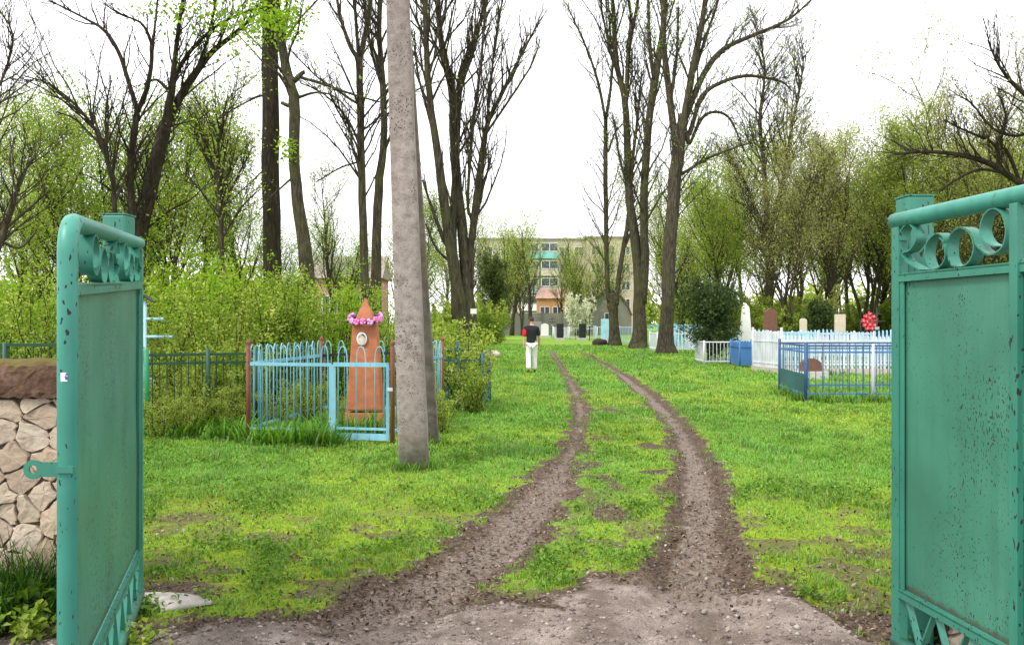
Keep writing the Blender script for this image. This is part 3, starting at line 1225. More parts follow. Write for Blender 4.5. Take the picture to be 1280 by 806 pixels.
def lerp2(a, b, t_):
    return (a[0] + (b[0] - a[0]) * t_, a[1] + (b[1] - a[1]) * t_)


g0, g1 = lerp2(FL, FR, .60), lerp2(FL, FR, .975)
for a, b, hp, sg in ((lerp2(FL, FR, .015), lerp2(FL, FR, .585), 6, 0), (FR, BR, 11, 0), (BR, BL, 9, .05), (BL, FL, 11, 0)):
    m = MB()
    hoops(m, a, b, .10, 1.05, 1.29, hp, .0085)
    m.build('picket_panel', BLUE, fn, True)
    m = MB()
    rail(m, a, b, 1.035, .03, .045, sg)
    m.build('top_rail', BLACKM if sg else BLUE, fn)
    m = MB()
    rail(m, a, b, .16, .025, .03)
    m.build('bottom_rail', BLUE, fn)
m = MB()
hoops(m, g0, g1, .12, 1.05, 1.28, 3, .0085)
gt = m.build('gate', BLUE, fn, True)
m = MB()
for q, w in ((lerp2(FL, FR, .592), .085), (lerp2(FL, FR, .968), .04)):
    m.bar((q[0], q[1], .04), (q[0], q[1], 1.04), w, .03, up=(0, 1, 0))
rail(m, g0, g1, 1.04, .03, .055)
rail(m, g0, g1, .085, .03, .085)
rail(m, g0, g1, .19, .03, .03)
gfm = m.build('frame', BLUE, gt)
gt_o = parent_world(fn)
for o in (gfm,):
    o.matrix_parent_inverse = Matrix.Translation(Vector((-gt_o[0], -gt_o[1], -gt_o[2]))) if False else Matrix()
    for vtx in o.data.vertices:
        vtx.co = Vector(vtx.co) - Vector(gt_o)
m = MB()
q = lerp2(FL, FR, .985)
m.box((q[0], q[1] - .02, .72), (.07, .03, .045))
m.build('latch', WHITE, fn)

# terracotta monument and its wreath
MX, MY = P(457, 0, 12.9)[0], 12.9
mo = thing('grave_monument', 'terracotta painted grave obelisk with pointed top inside the sky blue fence', 'monument', (MX, MY, 0))
m = MB()
m.box((MX, MY, .10), (.57, .36, .30))
m.build('base', TERRA, mo, bevel=.01)
m = MB()
m.box((MX, MY, .935), (.535, .33, 1.29), top=(.66, .73))
m.build('body', TERRA, mo, bevel=.015)
m = MB()
m.lathe([(.185, 0), (.19, .03), (.18, .09), (.14, .17), (.085, .25), (.045, .32), (.022, .38), (.018, .41)], (MX, MY, 1.578), 4)
for i in range(len(m.v)):
    x, y, z = m.v[i]
    m.v[i] = (MX + (x - MX) * 1.0, MY + (y - MY) * .8, z)
m.build('pointed_top', TERRA, mo, bevel=.008)
m = MB()
m.tube([(MX, MY, 1.96), (MX, MY, 2.06)], .014, 8)
m.build('finial', BLACKM, mo, True)
m = MB()
yf = MY - .152
prf = []
for s, off in ((1, 0), (1, -.014), (.78, -.016)):
    for i in range(24):
        a = 2 * math.pi * i / 24
        m.v.append((MX - .03 + .078 * s * math.cos(a), yf + .008 + off + (.085 * s * math.sin(a)) * .0, 1.355 + .10 * s * math.sin(a)))
for s in range(2):
    for i in range(24):
        m.f.append((s * 24 + i, s * 24 + (i + 1) % 24, s * 24 + 24 + (i + 1) % 24, s * 24 + 24 + i))
m.f.append(tuple(48 + i for i in range(24)))
ov = m.build('portrait_frame', m_plain('white_enamel', (.75, .74, .72), .06, 8, .3), mo, True)
m = MB()
for i in range(24):
    a = 2 * math.pi * i / 24
    m.v.append((MX - .03 + .060 * math.cos(a), yf - .0095, 1.355 + .078 * math.sin(a)))
m.f.append(tuple(range(24)))
t = NT('faded_portrait_enamel')
tc = t.coords()
cc = t.ramp(t.noise(tc, 13, 3), [(.38, (.09, .06, .05)), (.5, (.45, .36, .30)), (.62, (.62, .55, .48))])
po = m.build('portrait', t.principled(cc, .3), mo)
wr = thing('flower_wreath', 'wreath of pink flowers hung round the top of the terracotta monument', 'wreath', (MX, MY, 1.65))
ringp = []
for i in range(25):
    a = 2 * math.pi * i / 24
    ringp.append((MX + .20 * math.cos(a), MY - .01 + .175 * math.sin(a), 1.655 + .06 * math.sin(a)))
m = MB()
m.tube(ringp, .028, 7, False)
m.build('wreath_ring', m_plain('purple_ribbon', (.10, .025, .10), .4, 30, .7), wr, True)
rg = random.Random(3)
for i in range(11):
    a = -math.pi / 2 + (i - 5) * .42
    c = Vector((MX + .215 * math.cos(a), MY - .01 + .19 * math.sin(a), 1.66 + .06 * math.sin(a) + rg.uniform(-.01, .02)))
    m = MB()
    out = Vector((math.cos(a), math.sin(a), .25)).normalized()
    s1 = out.cross(Vector((0, 0, 1))).normalized()
    s2 = s1.cross(out)
    for q in range(6):
        an = q * math.pi / 3 + rg.random()
        dpt = c + out * .03 + (s1 * math.cos(an) + s2 * math.sin(an)) * .033
        m.blob(dpt, (.024, .024, .024), 6, 4, .15, rg)
    m.blob(c + out * .045, .014, 6, 4)
    m.build('flower', PETAL_P if i % 3 else m_plain('lilac_petal', (.60, .33, .62), .25, 30), wr, True)


# left: dark green fence with bright green post, pale blue cross behind, and the fence over the wall
fg = thing('grave_fence', 'dark green picket grave fence overgrown by shrubs left of the sky blue fence', 'fence', (-4.4, 12.2, 0))
a, b = (-5.14, 12.0), (-3.78, 12.6)
for p, mt in ((a, GREENP), (lerp2(a, b, .55), DKGREEN), (b, DKGREEN)):
    fpost(fg, p, 1.22, .035, mt, False)
m = MB()
picks(m, lerp2(a, b, .02), lerp2(a, b, .98), .08, 1.12, 15, .008)
m.build('picket_panel', DKGREEN, fg)
for z in (1.14, 1.02, .2):
    m = MB()
    rail(m, a, b, z, .03, .035)
    m.build('rail', DKGREEN, fg)
fg2 = thing('grave_fence', 'low dark green railed grave fence seen over the stone wall', 'fence', (-7, 10.5, 0))
a, b = (-9.5, 10.4), (-5.25, 10.7)
for i in range(5):
    fpost(fg2, lerp2(a, b, i / 4), 1.34, .035, DKGREEN, False)
for z in (1.32, 1.12, .25):
    m = MB()
    rail(m, a, b, z, .035, .04)
    m.build('rail', DKGREEN, fg2)
m = MB()
picks(m, a, b, .1, 1.30, 44, .007)
m.build('picket_panel', DKGREEN, fg2)


def metal_cross(label, x, y, h, mat, roof=None, w=.5, rz=0.):
    r = thing('grave_cross', label, 'cross', (x, y, 0))
    m = MB()
    m.tube([(x, y, -.1), (x, y, h)], .032, 8)
    m.build('upright', mat, r, True)
    for z, l in ((h * .86, .28), (h * .72, w)):
        m = MB()
        m.tube([(x - l, y, z), (x + l, y, z)], .024, 8)
        m.build('arm', mat, r, True)
    m = MB()
    m.tube([(x - .2, y, h * .40 + .07), (x + .2, y, h * .40 - .07)], .02, 8)
    m.build('slanted_foot_bar', mat, r, True)
    if roof:
        m = MB()
        m.bar((x - .14, y, h - .01), (x + .005, y, h + .10), .16, .012)
        m.bar((x + .14, y, h - .01), (x - .005, y, h + .1), .16, .012)
        m.build('roof', roof, r)
    m = MB()
    m.box((x, y - .04, h * .58), (.2, .02, .14))
    m.build('name_plate', GREYM, r)
    return r


metal_cross('pale blue pipe grave cross with little dark roof beside the left gate', P(181, 0, 13)[0], 13.0, 1.92, LBLUE, BLACKM, .42)

# dark teal enclosure right of the pole
ft = thing('grave_fence', 'small dark teal grave fence tangled in a shrub right of the utility pole', 'fence', (-1, 15.8, 0))
c4 = [(-1.28, 15.3), (-.52, 15.1), (-.45, 17.1), (-1.25, 17.3)]
for i in range(4):
    fpost(ft, c4[i], 1.06, .032, DKTEAL, False)
    m = MB()
    picks(m, c4[i], c4[(i + 1) % 4], .08, .95, 8, .009)
    m.build('picket_panel', DKTEAL, ft)
    for z in (.92, .2):
        m = MB()
        rail(m, c4[i], c4[(i + 1) % 4], z, .03, .035)
        m.build('rail', DKTEAL, ft)
metal_cross('low dark teal grave cross inside the small teal fence', -1.03, 16.0, 1.25, DKTEAL, None, .26)

# right: deep blue enclosure in the foreground
fr = thing('grave_fence', 'deep blue iron bar grave fence nearest on the right', 'fence', (7.5, 18.5, 0))
A1, A2, A3, A4 = (6.18, 19.7), (5.92, 17.2), (9.6, 17.25), (9.9, 19.75)
for p, mt, z in ((A1, NAVY, 1.22), (A2, NAVY, 1.18), (A3, NAVY, 1.2), (A4, NAVY, 1.2), (lerp2(A2, A3, .37), LAV, 1.16)):
    fpost(fr, p, z, .033, mt, False)
for a, b, n, mt in ((A1, A2, 11, BLUE2), (A2, A3, 27, NAVY), (A3, A4, 11, NAVY), (A4, A1, 20, NAVY)):
    m = MB()
    picks(m, a, b, .06, 1.13, n, .009)
    m.build('bar_panel', mt, fr)
    for z in (1.13, 1.00, .16):
        m = MB()
        rail(m, a, b, z, .03, .035)
        m.build('rail', NAVY if z > 1.1 else BLUE2, fr)
m = MB()
a, b = lerp2(A1, A2, .04), lerp2(A1, A2, .96)
m.bar((a[0] - .012, a[1], .33), (b[0] - .012, b[1], .33), .004, .46)
m.build('sheet_panel', DKTEAL, fr)


def boards(root, a, b, z0, z1, n, mat, w=.065, wave=0, name='picket_panel'):
    m = MB()
    for i in range(n):
        t_ = (i + .5) / n
        p = lerp2(a, b, t_)
        zt = z1 + wave * math.cos(t_ * math.pi * 2 * 2) + rnd.uniform(-.01, .01)
        d = Vector((b[0] - a[0], b[1] - a[1], 0)).normalized() * (w / 2)
        k0 = len(m.v)
        for s in (-.008, .008):
            nx_, ny_ = -d.y / (w / 2) * s, d.x / (w / 2) * s
            for q, z in ((-1, z0), (1, z0), (1, zt - .04), (0, zt), (-1, zt - .04)):
                m.v.append((p[0] + d.x * q + nx_, p[1] + d.y * q + ny_, z))
        m.f += [tuple(k0 + i2 for i2 in (0, 1, 2, 3, 4)), tuple(k0 + 5 + i2 for i2 in (4, 3, 2, 1, 0))]
        for j in range(5):
            m.f.append((k0 + j, k0 + 5 + j, k0 + 5 + (j + 1) % 5, k0 + (j + 1) % 5))
    m.build(name, mat, root)


fw = thing('grave_fence', 'tall white picket grave fence behind the deep blue fence', 'fence', (9.5, 27, 0))
B1, B2, B3, B4 = (8.02, 28.4), (8.40, 26.6), (12.6, 26.4), (12.9, 28.6)
for p in (B1, B2, B3, B4):
    fpost(fw, p, 1.36, .04, WHITE, True)
boards(fw, B1, B2, .12, 1.34, 17, WHITE, .066, .03)
boards(fw, B2, B3, .12, 1.20, 34, WHITE, .062, .03)
boards(fw, B3, B4, .12, 1.25, 17, WHITE, .075)
boards(fw, B4, B1, .12, 1.34, 36, LBLUE, .055, .04)
for a, b in ((B1, B2), (B2, B3), (B3, B4), (B4, B1)):
    for z in (.3, 1.0):
        m = MB()
        rail(m, a, b, z, .05, .04)
        m.build('rail', WHITE, fw)
m = MB()
m.bar((B1[0], B1[1], .07), (B2[0], B2[1], .07), .14, .2)
m.bar((B2[0], B2[1], .07), (B3[0], B3[1], .07), .14, .2)
m.build('plinth', m_plain('grey_plinth_cement', (.42, .38, .34), .2, 8), fw)

fb = thing('grave_fence', 'bright mid blue low grave fence beside the white picket fence', 'fence', (8.4, 30.6, 0))
q4 = [(7.98, 29.9), (8.75, 29.8), (8.85, 31.5), (8.1, 31.6)]
for i in range(4):
    fpost(fb, q4[i], .98, .035, BLUE2, False)
    boards(fb, q4[i], q4[(i + 1) % 4], .1, .93, 8 if i % 2 == 0 else 14, BLUE2, .088)
    m = MB()
    rail(m, q4[i], q4[(i + 1) % 4], .72, .05, .03)
    m.build('rail', NAVY, fb)
fs = thing('grave_fence', 'low white bar grave fence beside the dark evergreen bush', 'fence', (7.8, 33, 0))
q4 = [(7.2, 32.0), (8.42, 31.95), (8.5, 33.8), (7.3, 33.9)]
for i in range(4):
    fpost(fs, q4[i], .92, .032, WHITE, False)
    m = MB()
    picks(m, q4[i], q4[(i + 1) % 4], .08, .86, 9, .012)
    m.build('bar_panel', WHITE, fs)
    for z in (.87, .15):
        m = MB()
        rail(m, q4[i], q4[(i + 1) % 4], z, .045, .045)
        m.build('rail', WHITE, fs)


def simple_fence(label, corners, h, mat, n=10, style='bars', pm=None, name='grave_fence'):
    cx = sum(c[0] for c in corners) / len(corners)
    cy = sum(c[1] for c in corners) / len(corners)
    r = thing(name, label, 'fence', (cx, cy, 0))
    N = len(corners)
    for i in range(N):
        a, b = corners[i], corners[(i + 1) % N]
        fpost(r, a, h + .05, .04, pm or mat, False)
        k = max(4, int(math.hypot(b[0] - a[0], b[1] - a[1]) * n / 2))
        if style == 'bars':
            m = MB()
            picks(m, a, b, .05, h, k, .014)
            m.build('bar_panel', mat, r)
        else:
            boards(r, a, b, .06, h, k, mat, .10)
        m = MB()
        rail(m, a, b, h - .06, .05, .05)
        m.build('rail', mat, r)
        m = MB()
        rail(m, a, b, .18, .05, .05)
        m.build('rail', mat, r)
    return r


def rect(px, Y, w, d, sk=.0):
    x = (px - CX) * Y / F
    return [(x, Y), (x + w, Y + sk), (x + w + sk, Y + d), (x + sk, Y + d)]


simple_fence('white bar grave fence behind the thick two-limbed tree trunk', rect(822, 46, 2.2, 2.6), 1.05, WHITE, 9)
simple_fence('pale blue bar grave fence between the burled trunk and its neighbour', rect(774, 64, 1.4, 2.2), 1.3, LBLUE, 10, 'bars')
simple_fence('sky blue bar grave fence in the gap right of the second big trunk', rect(803, 60, 1.4, 2.0), 1.45, BLUE, 10, 'bars', LBLUE)
simple_fence('pale blue bar grave fence between the thick trunk and the dark bush', rect(846, 52, 1.9, 2.4), 1.5, LBLUE, 10, 'boards', BLUE)
simple_fence('long far blue fence along the left edge of the lane', [(-3.1, 92), (-1.2, 92), (-1.0, 99), (-3.3, 99)], 1.45, BLUE2, 8, 'boards', LBLUE)
simple_fence('small far white grave fence at the end of the lane', rect(692, 84, 1.6, 2), 1.15, WHITE, 8, 'boards')
simple_fence('far white bar grave fence among crosses below the blossom tree', rect(712, 80, 2.6, 2.2), 1.1, WHITE, 8)
simple_fence('far pale blue grave fence right of the blossom tree', rect(745, 88, 2.4, 2.2), 1.2, LBLUE, 8)
simple_fence('purple-blue grave fence under the red flowers', [(17.6, 43), (20.6, 43.2), (20.6, 45.5), (17.6, 45.4)], .95, m_paint('purple_blue_paint', (.12, .12, .42), .2), 10, 'boards', LAV)
simple_fence('lilac and white grave fence deep among the right-hand graves', [(13.2, 38), (16.2, 38.2), (16.2, 40.4), (13.2, 40.2)], 1.15, LAV, 9, 'boards', WHITE)
simple_fence('pale blue grave fence behind the white obelisk', [(10.0, 36.5), (13.2, 36.8), (13.2, 39), (10.0, 38.8)], 1.2, LBLUE, 9, 'boards', WHITE)
simple_fence('white board grave fence just left of the gate post at right', [(17.4, 36), (21, 36.1), (21, 38), (17.4, 38)], 1.25, WHITE, 9, 'boards')
simple_fence('green picket grave fence deep under the left-hand trees', [(-12.6, 19), (-9.0, 19.3), (-9.0, 21.6), (-12.6, 21.6)], 1.3, DKGREEN, 12)
simple_fence('pale grey grave fence behind the shrub right of the pole', [(-4.2, 26), (-2.6, 26), (-2.6, 28), (-4.2, 28)], 1.1, WHITE, 10)


# gravestones
def stele(label, x, y, w, h, mat, top='flat', d=.16, base=None):
    r = thing('gravestone', label, 'gravestone', (x, y, 0))
    m = MB()
    m.box((x, y, .08), (w * 1.5, d * 2.4, .3))
    m.build('base', base or m_plain('pale_base_cement', (.45, .43, .40), .15), r, bevel=.01)
    m = MB()
    if top == 'obelisk':
        m.box((x, y, .23 + (h - .43) / 2), (w, w, h - .43), top=(.5, .5))
        m.box((x, y, h - .1), (w * .5, w * .5, .2), top=(.05, .05))
    else:
        n = 10
        pts = [(-w / 2, .23), (w / 2, .23)]
        if top == 'arch':
            pts += [(w / 2 * math.cos(math.pi * i / n), h - w * .35 + w * .35 * math.sin(math.pi * i / n)) for i in range(n + 1)]
        elif top == 'gable':
            pts += [(w / 2, h - w * .3), (0, h), (-w / 2, h - w * .3)]
        else:
            pts += [(w / 2, h - .03), (w / 2 - .03, h), (-w / 2 + .03, h), (-w / 2, h - .03)]
        k0 = len(pts)
        m.v = [(x + a, y - d / 2, z) for a, z in pts] + [(x + a, y + d / 2, z) for a, z in pts]
        m.f = [tuple(range(k0)), tuple(range(2 * k0 - 1, k0 - 1, -1))] + [(i, k0 + i, k0 + (i + 1) % k0, (i + 1) % k0) for i in range(k0)]
    m.build('stone', mat, r, bevel=.008)
    return r


BLKST = m_plain('polished_black_stone', (.02, .021, .024), .3, 9, .18)
WHST = m_plain('whitewashed_stone', (.72, .72, .70), .1, 7, .6)
CRST = m_plain('cream_stone', (.55, .48, .38), .15, 7, .7)
GRST = m_plain('grey_granite', (.24, .24, .25), .2, 14, .5)
BRST = m_plain('red_brown_stone', (.15, .065, .042), .2, 8, .5)


def at(px, Y):
    return ((px - CX) * Y / F, Y)


stele('slim white grave obelisk right of the dark evergreen bush', *at(932, 35), .5, 2.4, WHST, 'obelisk')
stele('red-brown gable-topped gravestone beneath the thick grey trunk', *at(963, 41), .62, 2.3, BRST, 'gable', .2)
stele('whitish narrow gravestone deep behind the white picket fence', *at(1004, 41), .32, 1.8, CRST, 'arch')
stele('cream narrow gravestone right of the whitish one deep among graves', *at(1050, 42), .5, 2.0, CRST, 'flat')
bx, by = at(1084, 45)
stele('polished black gravestone carrying the red flower wreath', bx, by, .7, 1.75, BLKST, 'flat')
bw = thing('flower_wreath', 'round red flower wreath on the black gravestone', 'wreath', (bx, by - .22, 1.2))
m = MB()
m.tube([(bx - .18, by - .2, .16), (bx, by - .22, 1.7), (bx + .18, by - .2, .16)], .02, 6)
m.build('wire_stand', BLACKM, bw)
rg = random.Random(8)
for i, (ox, oz) in enumerate([(0, .46), (-.2, .33), (.2, .33), (0, .25), (-.33, .1), (.33, .1), (-.13, .06), (.13, .06), (-.26, -.13), (.26, -.13), (0, -.1), (-.12, -.3), (.12, -.3)]):
    m = MB()
    c = (bx + ox, by - .3, 1.58 + oz)
    for q in range(6):
        a = q * math.pi / 3 + rg.random()
        m.blob((c[0] + .075 * math.cos(a), c[1] - .02, c[2] + .075 * math.sin(a)), (.062, .05, .062), 6, 4, .15, rg)
    fl_ = m.build('flower', PETAL_R, bw, True)
    m = MB()
    m.blob((c[0], c[1] - .06, c[2]), .045, 6, 4)
    m.build('flower_heart', m_plain('flower_heart_pink', (.75, .35, .38), .2), bw, True)
m = MB()
m.box((bx, by - .24, 1.55), (.5, .03, .75))
m.build('backing', m_plain('green_wreath_backing', (.03, .09, .03), .4, 30), bw)
stele('low red-brown grave marker inside the deep blue fence', *at(1013, 24), .6, .6, BRST, 'arch')
# far graves at the end of the lane
for lab, px, Y, w, h, mt, tp in [
        ('black gravestone left of the pair at the far end of the lane', 700, 76, .62, 1.5, BLKST, 'flat'),
        ('black gravestone right of the pair at the far end of the lane', 728, 76, .62, 1.5, BLKST, 'flat'),
        ('white far gravestone beside the walking man', 681, 90, .8, 1.5, WHST, 'arch'),
        ('grey far gravestone at the foot of the lane-end tree', 672, 96, .9, 1.7, GRST, 'flat'),
        ('far white gravestone beside the evergreen at the lane edge', 619, 97, .7, 1.7, WHST, 'gable'),
        ('pale blue far gravestone left of the burled trunk', 757, 70, .75, 1.9, LBLUE, 'flat')]:
    stele(lab, *at(px, Y), w, h, mt, tp)
for lab, px, Y in [('thin black grave cross at the lane end below the blossom tree', 737, 74), ('thin black grave cross left of the blossom tree', 690, 92),
                   ('tall thin black grave cross deep among the right-hand graves', 1096, 40)]:
    metal_cross(lab, *at(px, Y), 2.3, BLACKM, None, .4)
# upturned pale boulder by the lane and earth mound by the burled trunk
def boulder(name, label, cat, x, y, r3, mat, seed):
    rg = random.Random(seed)
    m = MB()
    m.blob((x, y, r3[2] * .35), r3, 14, 9, .16, rg)
    o = m.build(name, mat, None, True)
    return tag(o, label, cat)


boulder('boulder', 'long pale broken rock lying in the grass beyond the teal fence', 'rock', *at(612, 39.5), (.55, .3, .25), m_plain('pale_broken_rock', (.42, .36, .32), .5, 3.5, .9, .8), 4)
boulder('earth_mound', 'dark earth heap in the grass beside the burled trunk', 'mound', *at(750, 59), (.55, .5, .36), m_plain('dark_earth', (.035, .024, .017), .4, 6, .95, .8), 6)
o = boulder('flat_stone', 'pale flat slab in the soil at the foot of the left gate', 'stone', -2.0, 4.83, (.30, .13, .045), m_plain('pale_slab_concrete', (.40, .36, .33), .25, 9, .9, .6), 8)


# ------------------------------------------------------------------ trees
def rv(rg):
    while True:
        x, y, z = rg.uniform(-1, 1), rg.uniform(-1, 1), rg.uniform(-1, 1)
        l = x * x + y * y + z * z
        if .05 < l < 1:
            l = math.sqrt(l)
            return (x / l, y / l, z / l)


def grow(mb, tw, pts, rad, lvl, maxl, rg, tips, dens=1.0, up=.35, spread=.8, t0=.3, lenf=.5, minr=.004, flen=None):
    """side branches off a limb, down to twigs; mb takes limbs, tw takes twigs"""
    n = len(pts)
    seg = [math.dist(pts[i], pts[i + 1]) for i in range(n - 1)]
    L = sum(seg)
    if L < .12:
        return
    k = max(2, int(dens * (3.0 + 1.5 * min(L, 9) / (.5 + .5 * lvl)) * (1.0 if lvl < maxl - 1 else .8)))
    k = min(k, 28 if lvl == 0 else 12)
    for c in range(k):
        t_ = t0 + (1 - t0) * (c + rg.random()) / k
        s = t_ * L
        i = 0
        while i < n - 2 and s > seg[i]:
            s -= seg[i]
            i += 1
        f = min(1, s / (seg[i] or 1))
        a, b = pts[i], pts[i + 1]
        o = (a[0] + (b[0] - a[0]) * f, a[1] + (b[1] - a[1]) * f, a[2] + (b[2] - a[2]) * f)
        r0 = rad[i] + (rad[i + 1] - rad[i]) * f
        l = seg[i] or 1
        tx, ty, tz_ = (b[0] - a[0]) / l, (b[1] - a[1]) / l, (b[2] - a[2]) / l
        q = rv(rg)
        d = q[0] * tx + q[1] * ty + q[2] * tz_
        q = (q[0] - d * tx, q[1] - d * ty, q[2] - d * tz_)
        ql = math.sqrt(sum(w * w for w in q)) or 1
        dx, dy, dz = (tx + q[0] / ql * spread, ty + q[1] / ql * spread, tz_ + q[2] / ql * spread + up)
        dl = math.sqrt(dx * dx + dy * dy + dz * dz)
        dx, dy, dz = dx / dl, dy / dl, dz / dl
        nl = L * lenf * rg.uniform(.55, 1.15) * (1.05 - .55 * t_)
        if flen:
            nl = min(nl, flen / (lvl + 1) ** .5)
        r = max(minr, min(r0 * .62, .012 * nl + .004))
        m = 5 if lvl < maxl else 3
        pp, p = [o], o
        for st in range(m):
            j = rv(rg)
            w = .26
            dx, dy, dz = dx + j[0] * w, dy + j[1] * w, dz + j[2] * w + up * .22
            dl = math.sqrt(dx * dx + dy * dy + dz * dz)
            dx, dy, dz = dx / dl, dy / dl, dz / dl
            p = (p[0] + dx * nl / m, p[1] + dy * nl / m, p[2] + dz * nl / m)
            pp.append(p)
        rr_ = [max(minr * .7, r * (1 - .8 * i2 / m)) for i2 in range(m + 1)]
        if lvl < maxl:
            (mb if lvl == 0 else tw).tube(pp, rr_, 5 if lvl == 0 else 4, False)
            grow(mb, tw, pp, rr_, lvl + 1, maxl, rg, tips, dens, up, spread, .25, lenf, minr, flen)
        else:
            tw.tube(pp, rr_, 3, False)
        tips.append((pp[-1], nl, lvl))
        if lvl >= maxl - 1:
            tips.append((pp[-2], nl, lvl))


def subdiv(pts, rad, rg, wob=.3):
    """smooth a limb polyline"""
    q = catmull([(*p, r) for p, r in zip(pts, rad)], 4)
    out, rr_ = [], []
    for i, a in enumerate(q):
        w = a[3] * wob if 0 < i < len(q) - 1 else 0
        out.append((a[0] + rg.uniform(-w, w), a[1] + rg.uniform(-w, w), a[2] + rg.uniform(-w, w)))
        rr_.append(max(.004, a[3]))
    return out, rr_


def leaves_at(tips, n, size, spread, rg, keep=None):
    if not tips:
        return None
    T = np.array([t_[0] for t_ in tips])
    i = rg.integers(0, len(T), n)
    C = T[i] + rg.normal(0, spread, (n, 3))
    return C


def make_crown(root, tw, C, lsize, ng, leaf, twigmat):
    """twigs and leaves as one crown mesh with two materials"""
    T = []
    for f in tw.f:
        for i in range(1, len(f) - 1):
            T.append((f[0], f[i], f[i + 1]))
    V, Fc = np.array(tw.v, dtype=np.float32).reshape(-1, 3), np.array(T, dtype=np.int32).reshape(-1, 3)
    nt_ = len(Fc)
    if C is not None:
        V2, F2 = leaf_arrays(C, lsize, ng, .6, .35)
        Fc = np.concatenate([Fc, F2 + len(V)])
        V = np.concatenate([V, V2])
    if not len(V):
        return
    o = np_mesh('crown', V, Fc, twigmat, root)
    if C is not None:
        o.data.materials.append(leaf)
        mi = np.zeros(len(Fc), dtype=np.int32)
        mi[nt_:] = 1
        o.data.polygons.foreach_set('material_index', mi)


def photo_tree(name, label, Y, limbs, bark, seed, leaf=None, nleaf=0, lsize=.1, maxl=2, dens=1., group=None, flare=1.3, depth=.35, minr=.006, up=.35,
               lspread=.3, twigbark=None, flen=4.5, clumps=None, lenf=.42, wsc=.70):
    """a tree whose main limbs follow what the photo shows, standing at depth Y; limbs fan out in depth as well"""
    rg = random.Random(seed)
    ng = np.random.default_rng(seed)
    bx_, by_, _ = P(limbs[0][0][0], 0, Y)
    root = thing(name, label, 'tree', (bx_, Y, 0), group)
    mb, tw, tips = MB(), MB(), []
    axis3 = []
    gyf = lambda y_: HY + H * F / y_
    for li, lb in enumerate(limbs):
        pts, rad = [], []
        dr = 0 if li == 0 else rg.uniform(-depth, depth)
        run = 0
        Y0 = Y
        if li and lb[0][1] < gyf(Y) - 30:
            q0 = P(lb[0][0], lb[0][1], Y)
            best = min(axis3, key=lambda a_: math.hypot(a_[0] - q0[0], a_[2] - q0[2]))
            Y0 = best[1]
            if math.hypot(best[0] - q0[0], best[2] - q0[2]) > .5 * lb[0][2] * Y / F:
                pts.append(best)
                rad.append(lb[0][2] * Y / F / 2)
        for i, (px, py, w) in enumerate(lb):
            if i:
                run += math.hypot(px - lb[i - 1][0], py - lb[i - 1][1]) * Y / F
            yy = Y0 + dr * run
            pts.append(P(px, py, yy))
            rad.append(w * wsc * Y / F / 2)
        ground = pts[0][2] < .5
        if ground:
            pts[0] = (pts[0][0], pts[0][1], -.15)
            rad[0] *= 1.15
        p2, r2 = subdiv(pts, rad, rg, .10)
        if ground:
            r2[0] *= flare
            r2[1] *= 1 + (flare - 1) * .35
        axis3 += p2
        ns = 14 if rad[0] > .2 else (10 if rad[0] > .08 else 7)
        if ns >= 10:
            # lumpy trunk section
            k0 = len(mb.v)
            mb.tube(p2, r2, ns, True)
            ph = rg.uniform(0, 6)
            for i in range(len(p2)):
                for j in range(ns):
                    e = 1 + .07 * math.sin(2 * j + ph + i * .13) + .05 * math.sin(5 * j + i * .31) + rg.uniform(-.025, .025)
                    if ground and i < 4:
                        e += (.10 - .025 * i) * math.sin(4 * j * 2 * math.pi / ns * 1.0 + ph)
                    q = mb.v[k0 + i * ns + j]
                    o = p2[i]
                    mb.v[k0 + i * ns + j] = tuple(o[s] + (q[s] - o[s]) * e for s in range(3))
        else:
            mb.tube(p2, r2, ns, True)
        t0 = .55 if ground else .18
        grow(mb, tw, p2, r2, 0, maxl, rg, tips, dens * 1.6, up, .85, t0, lenf * 1.45, minr * .85, flen * 1.4)
        if not ground:
            grow(mb, tw, p2, r2, 1, maxl, rg, tips, dens * 1.2, up, .5, .72, lenf * 1.3, minr, flen * 1.2)
    mb.build('trunk', bark, root, True)
    C = []
    if leaf and nleaf:
        C.append(leaves_at(tips, nleaf, lsize, lspread, ng))
    if clumps:
        for px, py, r_, n in clumps:
            c = np.array(P(px, py, Y - .4))
            C.append(c + ng.normal(0, r_ * Y / F, (n, 3)) * np.array([1, 1, .7]))
    make_crown(root, tw, np.concatenate(C) if C else None, lsize, ng, leaf, twigbark or BARK_TWIG)
    return root


gy = lambda Y: HY + H * F / Y
# the dark forked tree behind the left gate and its thin companions
photo_tree('forked_tree', 'dark forked tree rising behind the left gate post, limbs fanning to upper right', 17, [
    [(168, gy(17), 32), (172, 330, 27), (180, 270, 25), (192, 215, 24), (203, 172, 22), (207, 160, 20)],
    [(203, 172, 19), (215, 140, 16), (235, 105, 13), (262, 68, 10), (290, 45, 8), (318, 20, 5), (345, 5, 3)],
    [(203, 172, 17), (212, 130, 14), (218, 85, 10), (222, 45, 7), (228, 0, 5), (232, -50, 3)],
    [(214, 120, 10), (222, 90, 8), (240, 62, 7), (268, 35, 5), (300, 18, 4), (330, 10, 3)],
    [(224, 128, 8), (238, 104, 7), (252, 72, 6), (262, 40, 5), (270, 0, 4)],
    [(214, 118, 7), (196, 100, 5), (180, 106, 4)],
], BARK_DARK, 3, LEAF_SPR, 500, .09, 2, .9, depth=.3, flen=2.2, lenf=.3, clumps=[(255, 25, 22, 160), (300, 30, 22, 260), (215, 10, 20, 120), (335, 20, 18, 220), (180, 12, 12, 50)])
